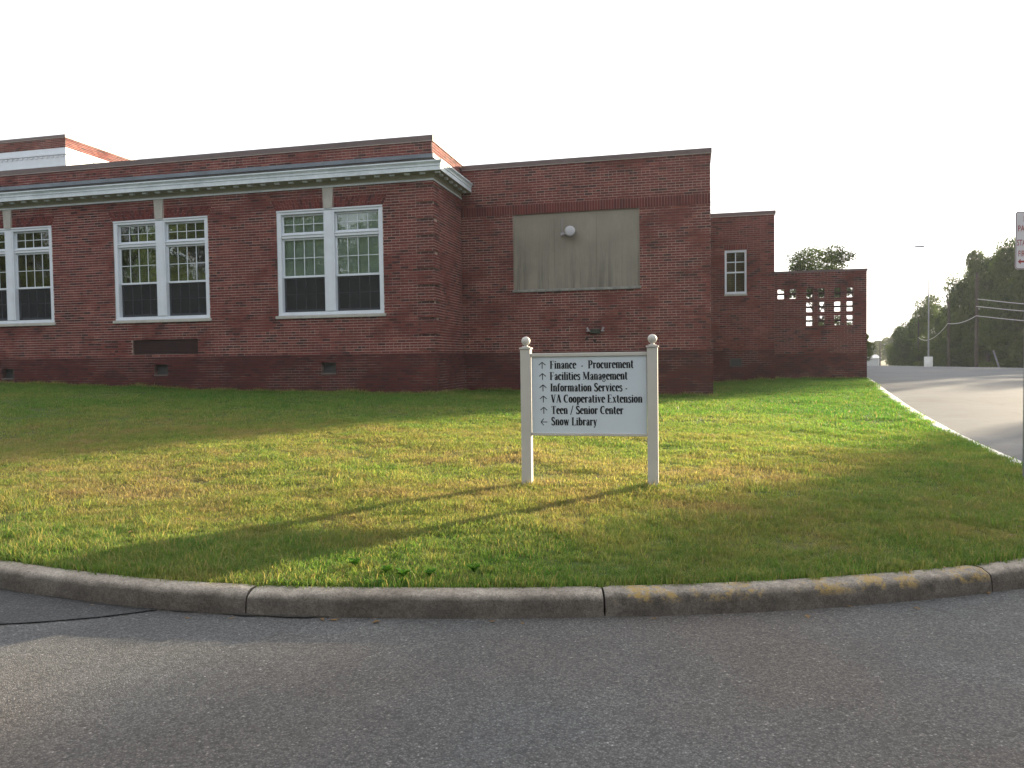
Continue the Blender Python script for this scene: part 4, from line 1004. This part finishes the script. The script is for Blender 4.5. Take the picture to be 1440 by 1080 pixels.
for k in range(5):
    me, L = leaf_mesh('crown', 15000, [42, 34, 50, 28, 38][k], .032, 20+k); me.materials.append(M['leaf_light'] if k == 3 else M['leaf']); tm = trunk_mesh(L, k); tm.materials.append(M['bark']); variants.append((me, tm))
def tree(x, y, z0, h, wdt, k, label, rz=0, group='trees along the far side of the lot', name='broadleaf_tree', ch=None):
    """z0 ground, h full height, wdt crown width; unit tree: trunk foot at -1.0, crown spans about -.9 .. 1.1"""
    me, tm = variants[k]; ch = ch or h*.46
    t = empty(name, (x, y, z0), rz); tag(t, label, 'tree', group)
    c = link('crown', me, None, t); c.location = (0, 0, h-ch*1.05); c.scale = (wdt/2, wdt/2, ch)
    tr = link('trunk', tm, None, t); tr.location = (0, 0, h*.46); tr.scale = (wdt/2*.8, wdt/2*.8, h*.46)
    return t
lot_trees = [(35.3, 139.8, 5.6, 3.1, 'small dark tree at the left end of the tree line, right of the hazy hills'), (35.8, 135.8, 6.9, 3.5, 'rounded tree just left of the short pale utility pole'),
 (36.2, 130.8, 7.8, 3.6, 'tree rising directly behind the parking lot light'), (36.0, 124.6, 8.8, 3.6, 'light-topped tree just right of the parking lot light'),
 (36.1, 119.5, 8.2, 3.5, 'tree behind the second utility pole from the right'), (35.3, 112.1, 10.2, 3.6, 'tree just left of the thick utility pole'),
 (35.1, 106.9, 11.5, 4.0, 'tree directly behind the thick utility pole'), (35.8, 104.0, 12.8, 4.2, 'tall tree just right of the thick utility pole'),
 (36.5, 101.1, 11.9, 3.9, 'dense tree behind the overhead wires, midway between pole and right edge'), (36.6, 97.0, 13.1, 4.2, 'tall tree at the right edge just below the parking sign'),
 (37.6, 95.2, 13.5, 4.7, 'tallest tree, mostly cut off by the right edge'), (39.1, 93.4, 14.1, 5.4, 'tree beyond the right edge of the photograph')]
g = random.Random(3)
for i, (x, y, h, wd, lb) in enumerate(lot_trees):
    tree(x, y, -1.9, (h+1.9)*[1.1, 1.12, 1.1, 1.16, 1.02, 1.08, 1.14, 1.16, 1.06, 1.12, 1.1, 1.1][i], wd*[1.7, 1.9, 1.6, 2.1, 1.6, 1.8, 2.1, 2.0, 1.6, 2.1, 1.8, 1.8][i], [0, 1, 2, 3, 0, 4, 2, 1, 3, 0, 2, 4][i], lb, g.uniform(0, 6.2))
# lower understorey filling the foot of the tree line
us = [(34.3, 134), (34.6, 129), (34.6, 124), (34.4, 118.5), (34.1, 113), (33.9, 108), (34.0, 103.5), (34.4, 99.5), (35.0, 96), (36.0, 93), (37.5, 91), (39.8, 90), (33.4, 104.5)]
ul = ['at the left end of the tree line', 'behind the parking lot light', 'just right of the parking lot light', 'left of the second utility pole', 'behind the second utility pole', 'between the two brown utility poles', 'just left of the thick utility pole', 'just right of the thick utility pole', 'behind the leaning post', 'right of the leaning post', 'at the right edge of the photo', 'beyond the right edge of the photo', 'at the foot of the thick utility pole']
for i, (x, y) in enumerate(us):
    tree(x, y, -1.9, 5.6+g.uniform(-.6, 1.0), 6.6, i % 5, 'dark bushy undergrowth '+ul[i], g.uniform(0, 6.2), 'undergrowth below the trees', 'undergrowth_bush')
# continuing tree line to the right, out of frame: it stands between the lawn and the low sun
hx, hy = math.cos(R(SUN_AZ)), math.sin(R(SUN_AZ)); px_, py_ = hy, -hx
for a, s_, h, wd, k in [(92, -26, 21, 9, 1), (90, -20.6, 22, 9, 0), (86, -14.7, 22, 8.5, 4), (84, -9.5, 13, 7, 2), (70, -1.1, 18.8, 9.2, 0), (75, -1.9, 17.6, 6.4, 1), (69, 3.6, 24, 11, 1), (70, 10.5, 25, 11, 2), (66, 18, 25, 12, 4), (64, 27, 24, 12, 0), (60, 36, 24, 12, 2)]:
    tree(hx*a+px_*s_, hy*a+py_*s_, -1.2, h+1.2, wd, k, 'tree of the line beyond the parking lot, outside the right edge', g.uniform(0, 6.2), 'trees beyond the lot, outside the photograph')
# hazy distance
for i, (x, y, h, wd) in enumerate([(50.2, 232.8, 5.1, 4.4), (56.5, 249.6, 5.9, 5.2), (52.8, 223.1, 6.0, 4.6), (48.3, 196.3, 6.6, 3.7), (43.2, 215.7, 5.1, 5.6)]):
    tree(x, y, -1.9, h+1.9, wd*1.7, [3, 1, 3, 0, 2][i], ['hazy tree far away behind the shed', 'pale hazy tree behind the far utility pole', 'yellow-green hazy tree right of the far utility pole', 'hazy tree where the far trees meet the nearer tree line', 'hazy far tree at the corner of the pierced wall'][i], g.uniform(0, 6), 'hazy trees in the far distance')
tree(9.2, 58.7, .5, 9.1, 5.8, 2, 'round tree rising above the top of the pierced brick wall', 1.0, None, 'broadleaf_tree', 2.3)
tree(9.35, 45.4, .6, 2.2, 1.3, 1, 'small bush peeping out past the right end of the pierced wall', 2.0, None, 'bush')
tree(8.6, 49.0, .5, 3.5, 3.0, 3, 'bush seen through the openings of the pierced wall', 2.6, None, 'bush')
# wooded ridge closing the horizon
m = MB(); n = 90; vs = []; g2 = random.Random(5)
for i in range(n+1):
    a = R(-25+150*i/n); rr = 620; hh = 7+3.0*math.sin(i*.35)+2*math.sin(i*.9+1)+g2.uniform(-.5, .5)
    vs += [(rr*math.cos(a), rr*math.sin(a), -4), ((rr+90)*math.cos(a), (rr+90)*math.sin(a), hh)]
m.add(vs, [(2*i, 2*i+2, 2*i+3, 2*i+1) for i in range(n)], 0, True)
tag(m.build('wooded_hill', simple('distant_woods', (.05, .075, .03), .95, .35, .05)), kind='structure')
# trees across the street, behind the camera; the windows mirror them
for i in range(16):
    x = -80+i*6.8+g.uniform(-1.5, 1.5); tree(x, -24+g.uniform(-3, 3), 0, g.uniform(15, 19), 11, i % 5, 'tree across the street behind the camera, mirrored in the windows', g.uniform(0, 6), 'trees across the street')

# ---------------------------------------------------------------- grass
def tuft(seed, nb, rad, h0, h1, wd, lean=.5):
    g = np.random.default_rng(seed); m = MB(); T = []
    for i in range(nb):
        a = g.uniform(0, 6.283); r_ = rad*math.sqrt(g.uniform()); x, y = r_*math.cos(a), r_*math.sin(a); d = g.uniform(0, 6.283); h = g.uniform(h0, h1); ln = h*g.uniform(.1, lean)*1.6
        w_ = wd*g.uniform(.7, 1.3); px, py = -math.sin(d+g.uniform(-.8, .8))*w_/2, math.cos(d)*w_/2; dx, dy = math.cos(d), math.sin(d)
        c1 = (x+dx*ln*.35, y+dy*ln*.35, h*.6); c2 = (x+dx*ln, y+dy*ln, h*.93)
        m.add([(x-px, y-py, -.015), (x+px, y+py, -.015), (c1[0]+px*.85, c1[1]+py*.85, c1[2]), (c1[0]-px*.85, c1[1]-py*.85, c1[2]), c2], [(0, 1, 2, 3), (3, 2, 4)])
        t = g.uniform(); T += [t, t]
    me = m.mesh('tuft'); at = me.attributes.new('tone', 'FLOAT', 'FACE'); at.data.foreach_set('value', T); me.materials.append(M['grass']); return me
tc = bpy.data.collections.new('tufts')
specs = [(20, .055, .022, .042, .0036, .9), (20, .055, .025, .045, .0034, 1.0), (18, .05, .022, .040, .004, .9), (14, .06, .03, .06, .0032, 1.1), (20, .06, .018, .038, .0038, .9),
         (18, .09, .022, .042, .006, .9), (18, .09, .020, .04, .007, .9), (16, .09, .022, .046, .006, 1.0), (9, .05, .05, .09, .0032, .8)]
for i, sp in enumerate(specs):
    o = bpy.data.objects.new('tuft_%02d' % i, tuft(50+i, *sp)); tc.objects.link(o)
pts = []; att = []
def scatter(n, x0, x1, y0, y1, dens_test, idx, sc):
    x = rng.uniform(x0, x1, n); y = rng.uniform(y0, y1, n); k = dens_test(x, y)&inside(x, y); x = x[k]; y = y[k]; z = lawn_h(x, y); z += .018*np.sin(x*1.7+y*.6)*np.sin(y*1.3-x*.4)
    for i in range(len(x)): pts.append((x[i], y[i], z[i]))
    m_ = len(x); nz = np.array([noise.noise((x[i]*2.1, y[i]*2.1, .3))+.6*noise.noise((x[i]*7, y[i]*7, 3.1)) for i in range(m_)]); fld = 1+.55*nz; att.append(np.c_[rng.choice(idx, m_), rng.uniform(0, 6.283, m_), rng.uniform(sc[0], sc[1], m_)*np.clip(fld, .5, 1.6), rng.normal(0, .12, m_), rng.normal(0, .12, m_)])
D = lambda x, y: np.hypot(x, y)
view = lambda x, y: (x < 7) & (x > -1.12*y-1.0) & ~((y > 18.3) & (x < XC)) & ~((y > 20.8) & (x < XR)) & ~((y > 26.5) & (x < XB)) & (y < 28.8)
P3 = np.array([(p.x, p.y) for p in inner if p.y < 12])
def kd(x, y): return np.min(np.hypot(x[:, None]-P3[None, :, 0], y[:, None]-P3[None, :, 1]), axis=1)
scatter(34000, -8.5, 3.4, 4.2, 7.6, lambda x, y: view(x, y) & (D(x, y) < 8), [0, 1, 2, 2, 3, 4, 4], (.75, 1.25))
scatter(60000, -16, 5, 5.5, 13.5, lambda x, y: view(x, y) & (D(x, y) >= 7.6) & (D(x, y) < 14), [5, 6, 7, 7, 4, 3], (.75, 1.2))
scatter(64000, -24, 6.6, 9, 28.8, lambda x, y: view(x, y) & (D(x, y) >= 13.5), [5, 6, 7], (.95, 1.45))
scatter(9000, -6, 3.4, 4.2, 7.4, lambda x, y: view(x, y) & (kd(x, y) < .12), [8, 3, 8, 0], (.6, 1.0))
scatter(1500, -7, 1, 4.4, 7.5, lambda x, y: view(x, y) & (kd(x, y) < 1.1) & (x < -3.2), [8], (.8, 1.25))
scatter(1200, -7, 4, 4.4, 9.5, view, [8], (.7, 1.1))
for (cx_, cy_) in ((-1.665, YP), (-.36, YP)): scatter(70, cx_-.12, cx_+.12, YP-.14, YP+.1, lambda x, y: (x > -99), [8, 3], (.7, 1.1))
# rough grass left by the mower along the foot of the walls
for x0, x1, y0, y1 in ((-22, XC+.1, YF-.22, YF-.06), (XC+.06, XC+.2, YF-.1, YG-.05), (XC+.06, XR+.1, YG-.22, YG-.06), (XR+.06, XB, YR-.2, YR-.03), (XB, XS, YS-.2, YS-.02)):
    scatter(int(1500*max(x1-x0, y1-y0)/6), x0, x1, y0, y1, lambda x, y: x > -99, [8, 8, 7, 6], (.8, 1.6))
att = np.concatenate(att); gme = bpy.data.meshes.new('grass'); gme.from_pydata(pts, [], [])
for nm, c in (('ti', 0), ('rz', 1), ('sc', 2), ('rx', 3), ('ry', 4)): at_ = gme.attributes.new(nm, 'FLOAT', 'POINT'); at_.data.foreach_set('value', att[:, c].astype(np.float32))
go = link('grass', gme, M['grass']); tag(go, 'mown grass of the lawn, green with straw-coloured patches', 'grass', kind='stuff')
ng = bpy.data.node_groups.new('grass_scatter', 'GeometryNodeTree'); ng.interface.new_socket('Geometry', in_out='INPUT', socket_type='NodeSocketGeometry'); ng.interface.new_socket('Geometry', in_out='OUTPUT', socket_type='NodeSocketGeometry')
N_ = ng.nodes; gi = N_.new('NodeGroupInput'); gout = N_.new('NodeGroupOutput'); iop = N_.new('GeometryNodeInstanceOnPoints'); ci = N_.new('GeometryNodeCollectionInfo')
ci.inputs['Collection'].default_value = tc; ci.inputs['Separate Children'].default_value = True; ci.inputs['Reset Children'].default_value = True; iop.inputs['Pick Instance'].default_value = True
def na(nm):
    a = N_.new('GeometryNodeInputNamedAttribute'); a.data_type = 'FLOAT'; a.inputs['Name'].default_value = nm; return [o for o in a.outputs if o.enabled][0]
cx = N_.new('ShaderNodeCombineXYZ'); ng.links.new(na('rx'), cx.inputs[0]); ng.links.new(na('ry'), cx.inputs[1]); ng.links.new(na('rz'), cx.inputs[2])
ng.links.new(gi.outputs[0], iop.inputs['Points']); ng.links.new(ci.outputs[0], iop.inputs['Instance']); ng.links.new(na('ti'), iop.inputs['Instance Index']); ng.links.new(cx.outputs[0], iop.inputs['Rotation']); ng.links.new(na('sc'), iop.inputs['Scale']); ng.links.new(iop.outputs[0], gout.inputs[0])
md = go.modifiers.new('scatter', 'NODES'); md.node_group = ng
# broad-leaved weeds by the kerb
wl = mk_leaf('weed_leaf', (.04, .11, .02), (.09, .19, .04), .3)
for i, (x, y) in enumerate([(-1.98, 4.68), (-1.83, 4.62), (-1.66, 4.66), (-2.25, 4.78), (-1.40, 4.80)]):
    m = MB()
    for k in range(11):
        a = k*2.4+i; l_ = g.uniform(.035, .06); w_ = l_*.42; el = g.uniform(.3, .9); c, s_ = math.cos(a), math.sin(a)
        f_ = lambda u, v, h: (c*u-s_*v, s_*u+c*v, h)
        m.add([f_(.004, 0, 0), f_(l_*.45, -w_, l_*el*.7+.02), f_(l_, 0, l_*el+.015), f_(l_*.45, w_, l_*el*.7+.02), f_(l_*.45, 0, l_*el*.6+.012)], [(0, 1, 4), (1, 2, 4), (2, 3, 4), (3, 0, 4)])
    me = m.mesh('weed'); at_ = me.attributes.new('tone', 'FLOAT', 'FACE'); at_.data.foreach_set('value', [g.random() for _ in me.polygons])
    o = link('broadleaf_weed', me, wl); o.location = (x, y, float(lawn_h(x, y)[0])+.012); tag(o, 'low broad-leaved weed behind the kerb, '+['second from the left of the group', 'middle one of the group', 'second from the right of the group', 'leftmost of the group', 'rightmost of the group'][i], 'weed', 'weeds behind the kerb')
lf = simple('fallen_leaf', (.20, .12, .05), .8, .3, 9)
m = MB()
for i in range(46):
    if i < 30: x, y = g.uniform(-6, 3), g.uniform(4.9, 9.5); z = float(lawn_h(x, y)[0])+.045
    else: p, nn = at_s(g.uniform(s_of(-4.2), s_of(2.3))); p = p-nn*abs(g.gauss(.04, .09)); x, y = p.x, p.y; z = float(road_h(x, y)[0])+.004
    a = g.uniform(0, 6.28); l_ = g.uniform(.018, .035); c, s_ = math.cos(a)*l_, math.sin(a)*l_; t = g.uniform(.0, .012)
    m.add([(x-c, y-s_, z), (x+s_*.5, y-c*.5, z+t), (x+c, y+s_, z+.004), (x-s_*.5, y+c*.5, z+t)], [(0, 1, 2), (0, 2, 3)])
tag(m.build('fallen_leaves', lf), 'small dry fallen leaves scattered on the lawn and along the kerb', 'leaves', kind='stuff')
# pebbles scattered on the street
m = MB()
for i in range(260):
    x, y = g.uniform(-4.2, 3.0), g.uniform(2.1, 4.9); 
    if i > 90:  # grit collected along the gutter
        p, nn = at_s(g.uniform(joints[0]+6, s_of(2.3))); p = p-nn*abs(g.gauss(.03, .06)); x, y = p.x, p.y
    r_ = g.uniform(.002, .0055); v = [(x+r_*a*g.uniform(.7, 1.2), y+r_*b*g.uniform(.7, 1.2), float(road_h(x, y)[0])+r_*c*.7) for a, b, c in ((1, 0, 0), (0, 1, 0), (-1, 0, 0), (0, -1, 0), (0, 0, 1.2))]
    m.add(v, [(0, 1, 4), (1, 2, 4), (2, 3, 4), (3, 0, 4)])
tag(m.build('grit', simple('pale_grit', (.30, .28, .25), .8)), 'loose pale grit on the street and along the kerb', 'grit', kind='stuff')

# ---------------------------------------------------------------- air
hm = bpy.data.materials.new('haze_air'); hm.use_nodes = True; ht = hm.node_tree; ht.nodes.clear()
ho = ht.nodes.new('ShaderNodeOutputMaterial'); pv = ht.nodes.new('ShaderNodeVolumePrincipled'); pv.inputs['Density'].default_value = .0005; pv.inputs['Color'].default_value = (.93, .95, 1, 1); pv.inputs['Anisotropy'].default_value = .3
ht.links.new(pv.outputs[0], ho.inputs['Volume'])
m = MB(); m.box((-1600, -1600, -2.95), (1600, 1600, 27.5)); tag(m.build('haze', hm), 'thin evening haze in the air', 'haze', kind='stuff')
